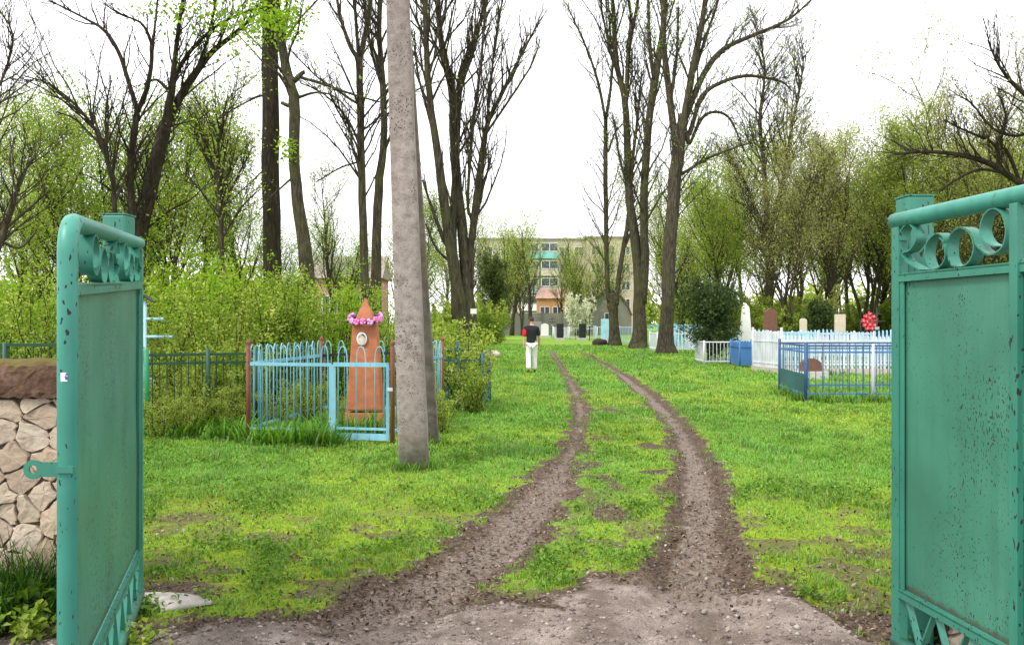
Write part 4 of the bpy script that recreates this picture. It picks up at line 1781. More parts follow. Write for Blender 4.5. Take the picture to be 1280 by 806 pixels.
photo_tree('slender_tree', 'thin two-forked bare tree just left of the dark forked tree', 16.3, [
    [(159, gy(16.3), 20), (166, 300, 14), (163, 210, 12), (170, 150, 11), (172, 140, 10)],
    [(172, 140, 9), (160, 100, 8), (148, 65, 7), (130, 38, 6), (100, 20, 4), (70, 5, 3), (40, -10, 2)],
    [(172, 140, 9), (185, 105, 8), (190, 65, 7), (186, 45, 6), (175, 28, 4), (150, 18, 3), (130, 5, 2)],
    [(190, 65, 6), (194, 30, 4), (198, -10, 3)],
], BARK_DARK, 5, None, 0, .08, 2, .8, depth=.3, flen=1.8, lenf=.28)
photo_tree('slender_tree', 'bare spindly tree leaning left with branches above the left gate top', 15.5, [
    [(148, gy(15.5), 13), (143, 250, 9), (135, 205, 8), (125, 172, 6), (95, 132, 5), (60, 105, 3), (30, 95, 2)],
    [(135, 205, 6), (132, 150, 4), (135, 120, 3), (140, 100, 2)],
    [(125, 180, 4), (95, 150, 3), (70, 140, 2)],
], BARK_DARK, 6, None, 0, .08, 2, .8, depth=.3, flen=1.6, lenf=.3)
photo_tree('big_tree', 'thickest straight dark trunk left of the utility pole', 28, [
    [(341, gy(28), 40), (340, 340, 33), (338, 200, 31), (338, 50, 29), (337, -60, 27), (339, -170, 20), (342, -260, 10)],
    [(338, -60, 12), (310, -130, 9), (270, -190, 5)], [(338, -90, 12), (375, -150, 9), (410, -210, 5)],
    [(326, 120, 4), (300, 132, 3), (270, 150, 2)], [(327, 215, 3), (300, 240, 2), (280, 260, 2)],
], BARK_DARK, 7, LEAF_SPR, 1000, .11, 2, .8, clumps=[(330, 18, 14, 300), (318, 40, 10, 160), (350, 30, 12, 200)], flen=3, lenf=.3)
photo_tree('crooked_tree', 'crooked knotty mossy trunk just right of the thickest dark trunk', 24, [
    [(389, gy(24), 30), (384, 340, 25), (372, 250, 20), (367, 190, 19), (368, 130, 20), (361, 98, 17), (351, 50, 15), (345, 0, 14), (341, -70, 12), (336, -150, 7)],
    [(369, 100, 11), (377, 92, 8), (381, 90, 7)], [(360, 132, 8), (355, 130, 7), (352, 129, 6)],
    [(372, 96, 6), (400, 104, 5), (440, 118, 4), (475, 128, 3)], [(372, 122, 6), (395, 116, 4), (420, 122, 3), (445, 150, 2)],
    [(362, 225, 4), (340, 245, 3), (325, 262, 2)],
], BARK_OLIVE, 8, LEAF_SPR, 240, .11, 2, .6, flen=2.0, lenf=.25, clumps=[(355, 25, 14, 260), (366, 44, 8, 80), (372, 15, 10, 130), (358, 180, 7, 60), (362, 195, 6, 50)])
photo_tree('tall_tree', 'tall slim trunk forking high up, second left of the utility pole', 27, [
    [(463, gy(27), 22), (457, 370, 17), (453, 250, 14), (450, 120, 12), (449, 72, 12)],
    [(449, 76, 8), (438, 58, 8), (425, 20, 6), (418, -30, 5), (412, -90, 3)],
    [(449, 74, 10), (455, 50, 9), (462, 10, 8), (467, -50, 6), (474, -110, 4)],
    [(449, 76, 7), (445, 30, 6), (441, -30, 5), (436, -90, 3)],
    [(448, 130, 5), (420, 112, 4), (395, 95, 3), (360, 60, 2)],
    [(451, 185, 5), (435, 150, 4), (405, 118, 3), (375, 104, 2)],
    [(452, 200, 4), (425, 210, 3), (395, 228, 2)],
    [(451, 165, 4), (470, 150, 3), (485, 128, 2)],
], BARK_OLIVE, 9, None, 0, .1, 2, 1.0, flen=2.5, lenf=.3)
photo_tree('tall_tree', 'tall slim trunk partly hidden by the utility pole', 29.5, [
    [(470, gy(29.5), 22), (470, 330, 18), (473, 240, 16), (480, 170, 12), (478, 100, 11), (474, 40, 9), (477, -30, 8), (480, -110, 5)],
    [(478, 110, 6), (466, 70, 5), (458, 30, 4), (452, -20, 3)],
    [(476, 200, 6), (495, 150, 5), (505, 100, 4)],
], BARK_OLIVE, 10, None, 0, .1, 2, .9, flen=2.5, lenf=.3)
photo_tree('multi_stem_tree', 'clustered tall bare trunks standing right of the utility pole', 34, [
    [(578, gy(34), 34), (577, 400, 25), (562, 300, 19), (548, 200, 15), (537, 120, 12), (533, 50, 10), (530, -40, 8), (527, -110, 5)],
    [(590, gy(34), 30), (586, 380, 23), (579, 300, 20), (569, 200, 17), (566, 120, 15), (557, 80, 12), (549, 30, 10), (545, -40, 8), (540, -110, 5)],
    [(572, 400, 20), (566, 300, 15), (571, 190, 11), (576, 100, 10), (596, 40, 7), (612, -10, 5)],
    [(588, 360, 13), (590, 300, 12), (598, 230, 11), (608, 160, 9), (630, 112, 7), (650, 72, 5), (672, 30, 3)],
    [(592, 300, 7), (604, 200, 6), (612, 120, 5), (618, 60, 4), (628, 0, 3)],
    [(585, 260, 6), (590, 170, 6), (600, 90, 5), (606, 20, 4), (612, -40, 3)],
    [(566, 130, 8), (590, 70, 6), (602, 20, 5), (612, -30, 3)],
    [(545, 180, 6), (532, 130, 5), (522, 90, 4), (518, 40, 3)],
    [(606, 170, 5), (640, 120, 4), (665, 80, 3), (675, 50, 2)],
    [(556, 300, 6), (540, 260, 5), (528, 225, 3)], [(566, 330, 6), (545, 310, 4), (532, 280, 3)],
], BARK_OLIVE, 12, LEAF_OLV, 1500, .08, 2, .8, depth=.12, up=.6, flen=3, lenf=.26)
photo_tree('burled_tree', 'slim trees sprouting from a burled pollard stump left of the big trunks', 58, [
    [(768, gy(58), 20), (767, 400, 16), (766, 384, 18), (766, 374, 21), (765, 366, 16)],
    [(761, 374, 9), (759, 340, 8), (757, 230, 8), (757, 150, 7)],
    [(757, 150, 5), (748, 105, 5), (737, 70, 4), (724, 40, 3), (708, 5, 2)],
    [(757, 150, 6), (762, 120, 5), (766, 80, 4), (768, 30, 3)],
    [(770, 374, 9), (776, 330, 8), (786, 270, 8), (790, 210, 7), (797, 150, 5), (802, 90, 3)],
    [(760, 190, 4), (768, 168, 3), (778, 155, 2)],
], BARK_OLIVE, 14, LEAF_SPR, 1200, .11, 2, .8, depth=.12, flen=3.5, minr=.012, lenf=.26)
photo_tree('big_tree', 'great trunk second in the row right of the lane, splitting into two tall stems', 52, [
    [(798, gy(52), 30), (799, 400, 23), (798, 330, 19), (787, 250, 14), (784, 170, 12), (780, 120, 11), (771, 82, 9), (767, 20, 7), (763, -50, 5), (760, -110, 3)],
    [(803, 380, 18), (806, 330, 16), (805, 260, 15), (811, 160, 13), (821, 85, 12), (828, 40, 9), (834, -30, 7), (838, -110, 4)],
    [(783, 125, 8), (786, 60, 8), (796, 10, 6), (803, -50, 4)],
    [(771, 90, 5), (760, 50, 4), (752, 10, 3), (748, -40, 2)],
    [(818, 100, 7), (812, 50, 6), (810, -20, 4)],
    [(790, 250, 6), (775, 200, 4), (768, 150, 3)],
    [(784, 60, 5), (788, 20, 4), (780, -40, 3)],
], BARK_OLIVE, 15, LEAF_SPR, 2200, .11, 2, .9, depth=.12, up=.55, flen=4, minr=.012, lenf=.24)
photo_tree('big_tree', 'stout grey-brown trunk with arching right-hand limbs, nearest of the row right of the lane', 44, [
    [(833, gy(44), 32), (833, 400, 25), (838, 300, 24), (847, 200, 24), (853, 155, 19), (855, 145, 17)],
    [(853, 160, 13), (865, 90, 12), (875, 40, 10), (886, -30, 8), (892, -110, 5)],
    [(846, 200, 12), (838, 130, 12), (830, 60, 10), (828, -20, 8), (824, -100, 4)],
    [(856, 150, 11), (880, 92, 10), (905, 62, 9), (940, 45, 7), (985, 25, 5), (1012, 2, 3)],
    [(862, 168, 8), (874, 128, 8), (892, 108, 7), (930, 95, 6), (970, 100, 4), (988, 110, 2)],
    [(862, 180, 6), (876, 150, 6), (892, 140, 5), (910, 146, 4), (922, 168, 3), (930, 190, 2)],
    [(856, 215, 6), (885, 198, 5), (915, 186, 4), (940, 178, 2)],
    [(868, 90, 6), (885, 40, 5), (898, 0, 4), (905, -40, 3)],
    [(838, 130, 6), (846, 70, 5), (848, 10, 4)],
], BARK_GREY, 16, LEAF_SPR, 3200, .10, 2, .9, depth=.15, up=.45, flen=3.6, minr=.01, lenf=.26)
photo_tree('gnarled_tree', 'gnarled bare tree reaching in from the right edge above the gate', 30, [
    [(1345, gy(30), 46), (1340, 380, 36), (1325, 300, 30), (1310, 262, 24)],
    [(1312, 265, 18), (1290, 240, 15), (1265, 222, 12), (1238, 205, 10), (1200, 194, 8), (1160, 190, 6), (1120, 193, 4)],
    [(1245, 208, 7), (1248, 190, 6), (1235, 175, 5), (1210, 165, 4), (1180, 150, 3)],
    [(1262, 218, 6), (1225, 212, 5), (1195, 225, 4), (1175, 240, 3)],
    [(1322, 280, 20), (1310, 190, 15), (1290, 130, 10), (1262, 100, 7), (1245, 75, 4), (1235, 50, 3)],
    [(1275, 228, 7), (1262, 195, 6), (1250, 175, 5), (1258, 150, 4), (1250, 120, 3)],
    [(1300, 160, 7), (1270, 170, 5), (1240, 160, 4), (1215, 130, 3), (1195, 118, 2)],
], BARK_DARK, 17, LEAF_BUFF, 300, .1, 2, 1.0, depth=.25, flen=2.4, lenf=.32)
photo_tree('bare_tree', 'bare tree at the left edge behind the wall', 21, [
    [(-25, gy(21), 22), (-15, 350, 16), (5, 290, 12), (20, 240, 8), (30, 215, 5), (45, 195, 3)],
    [(-12, 340, 10), (-30, 250, 8), (-20, 160, 6), (10, 80, 4), (15, 40, 3), (-4, 10, 2)],
    [(8, 285, 6), (35, 262, 4), (60, 240, 3)], [(0, 300, 6), (25, 310, 4), (45, 290, 3)], [(20, 240, 4), (12, 200, 3), (20, 170, 2)],
], BARK_GREY, 19, LEAF_BUFF, 200, .08, 2, .9, flen=1.8, lenf=.3)
photo_tree('grey_trunk_tree', 'thick grey trunk with upswept branches behind the red-brown gravestone', 62, [
    [(962, gy(62), 20), (961, 380, 15), (963, 310, 15), (960, 280, 13)],
    [(960, 290, 9), (955, 210, 8), (950, 150, 6), (956, 90, 4), (950, 50, 2)],
    [(962, 290, 8), (978, 230, 7), (988, 170, 5), (1000, 110, 4), (1005, 70, 2)],
    [(960, 300, 7), (940, 250, 6), (925, 215, 5), (905, 190, 3)],
    [(964, 320, 7), (990, 270, 6), (1015, 230, 4), (1030, 200, 3)],
    [(958, 320, 6), (930, 290, 5), (900, 280, 4), (880, 260, 2)],
], BARK_GREY, 20, LEAF_OLV, 6000, .12, 2, 1.0, depth=.3, flen=4, minr=.014, lspread=.7, lenf=.36)
photo_tree('slender_tree', 'slender lightly leafed tree left of the thickest dark trunk', 26, [
    [(277, gy(26), 13), (277, 330, 9), (275, 260, 8), (272, 200, 6), (278, 150, 4), (285, 120, 2)],
    [(276, 280, 5), (288, 240, 4), (300, 215, 3), (312, 190, 2)], [(274, 240, 5), (264, 200, 4), (255, 170, 3), (250, 145, 2)],
    [(277, 300, 4), (300, 262, 3), (320, 240, 2)],
], BARK_GREY, 22, LEAF_OLV, 1500, .1, 2, 1.1, flen=1.6, lspread=.22, lenf=.36)


# ------------------------------------------------------------------ tree kinds copied through the wood
def make_tree(name, label, h, stems, leaf, nleaf, lsize, seed, bark, maxl=2, lspread=.5, dens=1., group=None, th=.18, up=.4, spreadw=.3, loc=(0, 0, 0)):
    rg = random.Random(seed)
    ng = np.random.default_rng(seed)
    root = thing(name, label, 'tree', (0, 0, 0), group)
    mb, tw, tips = MB(), MB(), []
    for s in range(stems):
        a = 2 * math.pi * (s + rg.random() * .6) / stems
        lean = rg.uniform(.4, 1) * spreadw if stems > 1 else rg.uniform(0, .1)
        pts, rad, p = [], [], (.1 * math.cos(a) * (stems > 1), .1 * math.sin(a) * (stems > 1), -.1)
        m = 7
        hh = h * rg.uniform(.8, 1)
        r0 = th * (1 if stems == 1 else .7)
        for i in range(m + 1):
            pts.append(p)
            rad.append(r0 * (1.25 if i == 0 else 1) * (1 - .92 * i / m) + .008)
            k_ = lean * (1 + .2 * i) * hh / m * (.4 if i < 2 else 1)
            p = (p[0] + math.cos(a) * k_ + rg.uniform(-.1, .1) * hh / m * 1.4, p[1] + math.sin(a) * k_ + rg.uniform(-.1, .1) * hh / m * 1.4, p[2] + hh / m)
        p2, r2 = subdiv(pts, rad, rg, .1)
        mb.tube(p2, r2, 8, True)
        # main limbs
        grow(mb, tw, p2, r2, 0, maxl, rg, tips, dens, up, .9, .22, .46, .009, h * .4)
    mb.build('trunk', bark, root, True)
    C = leaves_at([t_ for t_ in tips if t_[0][2] > h * .15], nleaf, lsize, lspread, ng) if nleaf else None
    make_crown(root, tw, C, lsize, ng, leaf, BARK_WTWIG)
    return root


def place_kind(spots, protos, labels, group):
    used = set()
    for i, (px, Y, ki, s, rz) in enumerate(spots):
        x = (px - CX) * Y / F
        p = protos[ki]
        if ki not in used:
            used.add(ki)
            p.location = (x, Y, 0)
            p.rotation_euler = (0, 0, rz)
            p.scale = (s, s, s)
            o = p
        else:
            o = dup(p, (x, Y, 0), rz, s)
        o['group'] = group
        o['label'] = labels[ki]
    for i, p in enumerate(protos):
        if i not in used:
            for ch in list(p.children):
                bpy.data.objects.remove(ch)
            bpy.data.objects.remove(p)


wood = [
    make_tree('wood_tree', '', 15, 1, LEAF_OLV, 19000, .13, 101, BARK_GREY, 2, .38, 1.2, th=.2),
    make_tree('wood_tree', '', 14, 3, LEAF_BUFF, 13000, .12, 102, BARK_GREY, 2, .34, 1.2, th=.18, spreadw=.26),
    make_tree('wood_tree', '', 12, 2, LEAF_YEL, 14000, .13, 103, BARK_DARK, 2, .38, 1.1, th=.18, spreadw=.2),
    make_tree('wood_tree', '', 16, 2, LEAF_BUFF, 6500, .12, 104, BARK_GREY, 2, .3, 1.3, th=.22, spreadw=.18),
    make_tree('wood_tree', '', 13, 4, LEAF_OLV, 16000, .13, 105, BARK_GREY, 2, .36, 1.0, th=.18, spreadw=.35),
]
wl = ['olive-leafed single-trunk tree in the wood beyond the right-hand graves',
      'buff budding three-stemmed tree in the wood beyond the right-hand graves',
      'yellow-green tree in the wood beyond the right-hand graves',
      'tall nearly bare tree in the wood beyond the right-hand graves',
      'spreading many-stemmed olive tree in the wood beyond the right-hand graves']
rg = random.Random(77)
spots = [(900, 68, 2, 1.0), (925, 85, 0, 1.0), (985, 58, 1, .95), (1040, 62, 1, 1.02), (1062, 78, 0, 1.05), (1085, 66, 4, 1.1), (1110, 80, 3, 1.0),
         (1135, 62, 0, .95), (1165, 74, 1, 1.1), (1190, 60, 4, 1.0), (1215, 70, 0, 1.0), (1240, 58, 3, .85), (1270, 66, 1, 1.1), (1300, 56, 4, .9), (1330, 72, 0, 1.1),
         (1000, 92, 3, 1.25), (1210, 62, 3, 1.05), (1050, 100, 2, 1.1), (1120, 98, 0, 1.2), (1180, 100, 3, 1.2), (1225, 94, 1, 1.25), (1260, 90, 0, 1.1),
         (880, 105, 2, 1.0), (862, 90, 4, .9), (1380, 62, 1, 1.0), (905, 60, 2, .72), (958, 75, 2, .85), (1030, 82, 2, .9), (1100, 72, 2, .82), (1170, 66, 2, .78), (1250, 76, 2, .9), (1420, 75, 0, 1.1)]
place_kind([(a, b, c, d * rg.uniform(1.0, 1.3), rg.uniform(0, 6.28)) for a, b, c, d in spots], wood, wl, 'trees of the wood beyond the right-hand graves')

leftk = [
    make_tree('leafy_tree', '', 11, 2, LEAF_YEL, 20000, .11, 111, BARK_DARK, 2, .34, 1.2, th=.18, spreadw=.2),
    make_tree('leafy_tree', '', 10, 3, LEAF_SPR, 15000, .11, 112, BARK_DARK, 2, .32, 1.1, th=.16, spreadw=.28),
    make_tree('leafy_tree', '', 12, 1, LEAF_OLV, 3500, .11, 113, BARK_GREY, 2, .3, 1.2, th=.18),
]
ll = ['dense yellow-green tree under the bare limbs at left', 'bright green many-stemmed tree under the bare limbs at left', 'sparse olive single-trunk tree in the left-hand thicket']
spots = [(90, 36, 0, .92), (150, 42, 1, 1.15), (215, 38, 0, 1.0), (250, 46, 0, 1.05), (120, 50, 1, 1.1), (300, 48, 2, 1.0), (410, 52, 2, .9), (432, 60, 1, .75), (30, 44, 2, .8),
         (500, 66, 2, 1.0), (525, 58, 0, .85), (640, 74, 1, .01), (180, 60, 2, 1.1), (355, 56, 1, .8), (-40, 40, 0, .9), (-90, 50, 1, 1.0), (60, 62, 0, 1.0)]
spots = [s for s in spots if s[3] > .1]
place_kind([(a, b, c, d * .98, rg.uniform(0, 6.28)) for a, b, c, d in spots], leftk, ll, 'leafy trees of the left-hand thicket')

lane = [make_tree('lane_tree', '', 13, 1, LEAF_OLV, 1600, .16, 121, BARK_GREY, 2, .4, 1.3, th=.26, up=.5),
        make_tree('lane_tree', '', 14, 2, LEAF_YEL, 5200, .17, 122, BARK_GREY, 2, .45, 1.2, th=.22, spreadw=.2)]
lb2 = ['half-bare grey tree near the apartment block at the end of the lane', 'thin yellow-green tree near the apartment block at the end of the lane']
spots = [(666, 98, 0, 1.05), (752, 124, 0, 1.0), (640, 104, 0, 1.0), (700, 112, 0, .95), (712, 110, 0, .85), (652, 104, 1, .7), (762, 118, 1, .9), (636, 112, 1, .95), (736, 104, 1, .7), (722, 106, 0, 1.0), (630, 128, 1, 1.3), (645, 118, 1, .9), (735, 122, 1, .85), (582, 104, 0, 1.1), (830, 92, 1, .9),
         (560, 96, 1, 1.0), (850, 74, 1, .9)]
place_kind([(a, b, c, d, rg.uniform(0, 6.28)) for a, b, c, d in spots], lane, lb2, 'thin trees around the end of the lane')


# far-off woods behind everything, one mass on each side
def treeline(name, label, x0, x1, y0, y1, h, n, leaf, seed):
    ng = np.random.default_rng(seed)
    cx = ng.uniform(x0, x1, n)
    cy = ng.uniform(y0, y1, n)
    ch = h * ng.uniform(.5, 1.1, n)
    C = []
    for x, y, hh in zip(cx, cy, ch):
        m = 420
        q = ng.normal(0, 1, (m, 3))
        q /= np.linalg.norm(q, axis=1)[:, None]
        q *= ng.random(m)[:, None] ** .5
        q *= np.array([hh * .32, hh * .32, hh * .48]) * ng.uniform(.6, 1.1)
        C.append(q + np.array([x, y, hh * .5]))
    Vv, Fc = leaf_arrays(np.concatenate(C), .7, ng, .7, .3)
    Vv[:, 2] = np.maximum(Vv[:, 2], 0)
    return tag(np_mesh(name, Vv, Fc, leaf), label, 'trees', kind='stuff')


treeline('far_wood', 'far-off olive wood massed behind the right-hand graves', 20.5, 130, 112, 152, 9.5, 80, LEAF_OLV, 61)
treeline('far_wood', 'far-off green wood massed behind the left-hand thicket', -110, -17, 75, 120, 9, 110, LEAF_YEL, 62)


# evergreens
def conifer(name, label, x, y, h, w, leaf, n, size, seed, base=.05, pw=.7, cat='bush'):
    rg = random.Random(seed)
    ng = np.random.default_rng(seed)
    r = thing(name, label, cat, (x, y, 0))
    m = MB()
    m.tube([(x, y, -.1), (x, y, h * .5), (x, y, h * .85)], [.05 * h * .4, .03 * h * .4, .01], 7)
    tips = []
    for i in range(70):
        t_ = rg.random()
        a = rg.uniform(0, 6.28)
        z0 = h * (base + .8 * t_)
        rr_ = w * .5 * (math.sin(math.pi * min(1, (.12 + .88 * (1 - t_)) ** pw * .62)) ** .8) * rg.uniform(.5, 1.25)
        e = (x + rr_ * math.cos(a), y + rr_ * math.sin(a), min(h, z0 + rr_ * .75))
        m.tube([(x, y, z0 * .8), ((x + e[0]) / 2, (y + e[1]) / 2, (z0 * .8 + e[2]) / 2 + .02), e], [.014 * h * .3, .01 * h * .3, .004], 4, False)
        for s in (.45, .7, .9, 1.0):
            tips.append((x + (e[0] - x) * s, y + (e[1] - y) * s, z0 * .8 + (e[2] - z0 * .8) * s, s))
    m.build('trunk', BARK_DARK, r, True)
    T = np.array(tips)
    i = ng.integers(0, len(T), n)
    C = T[i, :3] + ng.normal(0, w * .055, (n, 3)) * np.array([1, 1, 1.4])
    C[:, 2] = np.maximum(C[:, 2], .03)
    Vv, Fc = leaf_arrays(C, size, ng, .35, .1)
    np_mesh('foliage', Vv, Fc, leaf, r)


conifer('evergreen_bush', 'dark bushy evergreen beside the low white grave fence', *at(886, 33.5), 3.3, 2.15, LEAF_DARK, 15000, .12, 41)
conifer('evergreen_bush', 'narrow dark evergreen sapling deep behind the white picket fence', *at(1023, 52), 3.0, 1.7, LEAF_DARK, 3000, .2, 43)
conifer('evergreen_tree', 'broad olive-dark evergreen beside the left edge of the lane', *at(614, 76), 8.4, 3.3, LEAF_PALE, 14000, .22, 42, .03, cat='tree')


# shrubs
def make_shrub(name, label, h, w, leaf, n, size, seed, stems=9, group=None, cat='shrub', bark=BARK_TWIG, low=.15):
    rg = random.Random(seed)
    ng = np.random.default_rng(seed)
    r = thing(name, label, cat, (0, 0, 0), group)
    m, tips = MB(), []
    for s in range(stems):
        a, q = rg.uniform(0, 6.28), rg.uniform(.1, .5) * w
        e = (q * math.cos(a), q * math.sin(a), h * rg.uniform(.6, 1.0))
        b = (q * .25 * math.cos(a), q * .25 * math.sin(a), -.05)
        pts = [tuple(b[i] + (e[i] - b[i]) * t_ + (rg.uniform(-.05, .05) * w if 0 < t_ < 1 else 0) for i in range(3)) for t_ in (0, .25, .5, .75, 1)]
        m.tube(pts, [.012, .010, .008, .006, .003], 5, False)
        for k_ in range(9):
            t_ = low + (1 - low) * k_ / 8
            i = min(3, int(t_ * 4))
            f = t_ * 4 - i
            o = tuple(pts[i][c] + (pts[i + 1][c] - pts[i][c]) * f for c in range(3))
            dd = rv(rg)
            l = .22 * h * rg.uniform(.4, 1) * (1.1 - .5 * t_)
            e2 = (o[0] + dd[0] * l, o[1] + dd[1] * l, max(.05, o[2] + abs(dd[2]) * l))
            m.tube([o, e2], [.005, .002], 3, False)
            for ss in (.3, .6, 1):
                tips.append(tuple(o[c] + (e2[c] - o[c]) * ss for c in range(3)))
    m.build('stems', bark, r)
    T = np.array(tips)
    C = T[ng.integers(0, len(T), n)] + ng.normal(0, .045 * h ** .5, (n, 3))
    C[:, 2] = np.maximum(C[:, 2], .03)
    Vv, Fc = leaf_arrays(C, size, ng, .6, .5)
    np_mesh('foliage', Vv, Fc, leaf, r)
    return r


def place_things(protos, spots, labels, group):
    used = set()
    for x, y, ki, s, rz in spots:
        p = protos[ki]
        if ki in used:
            o = dup(p, (x, y, 0), rz, s)
        else:
            used.add(ki)
            o = p
            o.location, o.rotation_euler = (x, y, 0), (0, 0, rz)
            o.scale = (s, s, s) if not hasattr(s, '__len__') else s
        o['label'], o['group'] = labels[ki], group


shr = [make_shrub('shrub', '', 2.4, 2.0, LEAF_YEL, 3800, .060, 71, 16),
       make_shrub('shrub', '', 2.0, 1.7, LEAF_SPR, 3200, .056, 72, 13),
       make_shrub('shrub', '', 3.0, 1.9, LEAF_SPR, 3800, .066, 73, 14),
       make_shrub('shrub', '', 1.5, 1.6, LEAF_OLV, 3200, .055, 74, 12)]
sl = ['yellow-green leafy shrub in the thicket behind the left-hand grave fences', 'fresh green rounded shrub in the thicket behind the left-hand grave fences',
      'tall loose yellow-green shrub in the thicket behind the left-hand grave fences', 'low olive shrub in the thicket behind the left-hand grave fences']
sp = []
for px, Y, ki, s in [(205, 13.6, 0, .9), (240, 13.2, 3, 1.0), (262, 14.6, 2, .9), (285, 13.6, 0, .85), (300, 16, 0, 1.0), (330, 16.5, 2, .95), (352, 16.2, 0, 1.05), (385, 16.8, 1, 1.15),
                     (410, 17.5, 0, 1.0), (432, 16.6, 2, .85), (470, 18, 0, .95), (230, 17, 2, 1.1), (195, 16, 1, 1.2), (270, 19, 2, .95), (315, 20, 1, 1.2), (365, 21, 2, .9),
                     (420, 22, 1, 1.05), (150, 17, 0, 1.1), (110, 16, 1, 1.05), (60, 15, 0, .95), (20, 16, 2, .9), (-30, 15, 0, 1.0), (80, 20, 1, 1.1), (25, 22, 3, 1.5), (135, 22, 0, 1.1),
                     (190, 24, 2, 1.0), (480, 22, 3, 1.2), (250, 12.9, 3, .7), (505, 20, 1, .9), (540, 21, 1, .8), (45, 12.5, 3, .8), (215, 12.6, 3, .6), (290, 12.9, 3, .75), (200, 11.75, 3, .42), (236, 11.95, 3, .42), (268, 12.3, 3, .55), (292, 12.2, 3, .4), (306, 12.9, 1, .6), (345, 12.7, 3, .45), (385, 13.6, 3, .5), (430, 13.3, 3, .35)]:
    sp.append(((px - CX) * Y / F, Y, ki, s, rg.uniform(0, 6.28)))
place_things(shr, sp, sl, 'shrubs of the thicket behind the left-hand graves')
tr_sh = make_shrub('shrub', 'yellow-green shrub overgrowing the small dark teal fence', 1.55, 1.5, LEAF_YEL, 3200, .065, 75, 13)
tr_sh.location = (-.95, 15.5, 0)
o = dup(tr_sh, (-.72, 14.95, 0), 4.2, .62, 'low yellow-green shrub in front of the small dark teal fence')
o = dup(tr_sh, (-1.25, 17.0, 0), 1.2, 1.1, 'taller yellow-green shrub behind the small dark teal fence')
o = dup(tr_sh, (-1.0, 12.3, 0), 2.2, .42, 'small sprig of green leaves at the foot of the pole strut')
und = [make_shrub('undergrowth_shrub', '', 3.2, 3.6, LEAF_OLV, 5000, .16, 81, 14), make_shrub('undergrowth_shrub', '', 2.6, 3.6, LEAF_BUFF, 4000, .15, 82, 14),
       make_shrub('undergrowth_shrub', '', 2.8, 3.2, LEAF_YEL, 4200, .15, 83, 14)]
ul = ['olive undergrowth shrub below the wood beyond the right-hand graves', 'buff undergrowth shrub below the wood beyond the right-hand graves', 'yellow-green undergrowth shrub below the wood beyond the right-hand graves']
sp = []
for i in range(26):
    px = 855 + i * 19 + rg.uniform(-8, 8)
    Y = rg.uniform(56, 92)
    sp.append(((px - CX) * Y / F, Y, rg.choice([0, 0, 1, 2]), rg.uniform(.9, 1.6), rg.uniform(0, 6.28)))
for i in range(7):
    px = 520 + i * 16
    Y = rg.uniform(60, 110)
    sp.append(((px - CX) * Y / F, Y, rg.choice([0, 2]), rg.uniform(.8, 1.2), rg.uniform(0, 6.28)))
place_things(und, sp, ul, 'undergrowth shrubs under the far trees')
bl = make_shrub('blossom_tree', 'small white blossoming tree at the end of the lane', 4.2, 3.6, PETAL_W, 2600, .2, 91, 12, cat='tree', low=.35)
bl.location = (*at(723, 82), 0)


# strap-leaved clumps at the blue fence, tall grass and weeds at the foot of the wall
def strap_clump(name, label, x, y, n, l, w, seed, cols, cat='plant', group=None, rad=.12):
    rg = np.random.default_rng(seed)
    VV, FF, CC = [], [], []
    off = 0
    z0 = zg(x, y)
    for i in range(n):
        a = rg.uniform(0, 6.28)
        L = l * rg.uniform(.55, 1.15)
        bx_, by_ = x + rg.normal(0, rad), y + rg.normal(0, rad)
        out = rg.uniform(.25, .9)
        ww = w * rg.uniform(.7, 1.2) / 2
        c = np.array(cols[rg.integers(0, len(cols))]) * rg.uniform(.75, 1.25)
        m = 5
        for s in range(m + 1):
            t_ = s / m
            r_ = L * out * t_ ** 1.6
            z = z0 + L * (t_ - .42 * out * t_ ** 2.4)
            px, py = bx_ + math.cos(a) * r_, by_ + math.sin(a) * r_
            q = ww * (1 - t_ ** 2) + .0005
            VV += [(px - math.sin(a) * q, py + math.cos(a) * q, z - .01), (px + math.sin(a) * q, py - math.cos(a) * q, z - .01)]
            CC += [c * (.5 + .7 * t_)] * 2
        for s in range(m):
            b = off + 2 * s
            FF.append((b, b + 1, b + 3, b + 2))
        off += 2 * (m + 1)
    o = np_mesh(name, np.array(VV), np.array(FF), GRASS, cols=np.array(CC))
    return tag(o, label, cat, group)


gcol = [(.06, .19, .016), (.11, .29, .022), (.19, .38, .03)]
for i, (px, Y) in enumerate([(322, 11.35), (338, 11.2), (352, 11.3), (366, 11.05), (381, 11.15), (396, 11.1), (410, 11.2), (330, 11.9), (360, 12.0), (390, 11.8), (300, 11.7), (284, 12.0),
                             (266, 11.7), (250, 12.1), (232, 11.9), (214, 11.8), (446, 12.3), (470, 12.2), (430, 12.1)]):
    strap_clump('daylily_clump', 'clump of green strap leaves at the foot of the left-hand grave fences', (px - CX) * Y / F, Y, 70, (.50 if i < 7 else .42) * rnd.uniform(.6, 1.15), .022, 200 + i, gcol,
                group='strap-leaf clumps at the left-hand grave fences')
for i, (px, Y) in enumerate([(1030, 17.0), (1060, 16.95), (1085, 17.1), (1105, 16.9), (1000, 17.4), (985, 18.6)]):
    strap_clump('grass_tuft', 'long grass tuft at the foot of the deep blue fence', (px - CX) * Y / F, Y, 60, .34, .016, 240 + i, gcol + [(.2, .3, .02)], group='tufts at the deep blue fence')
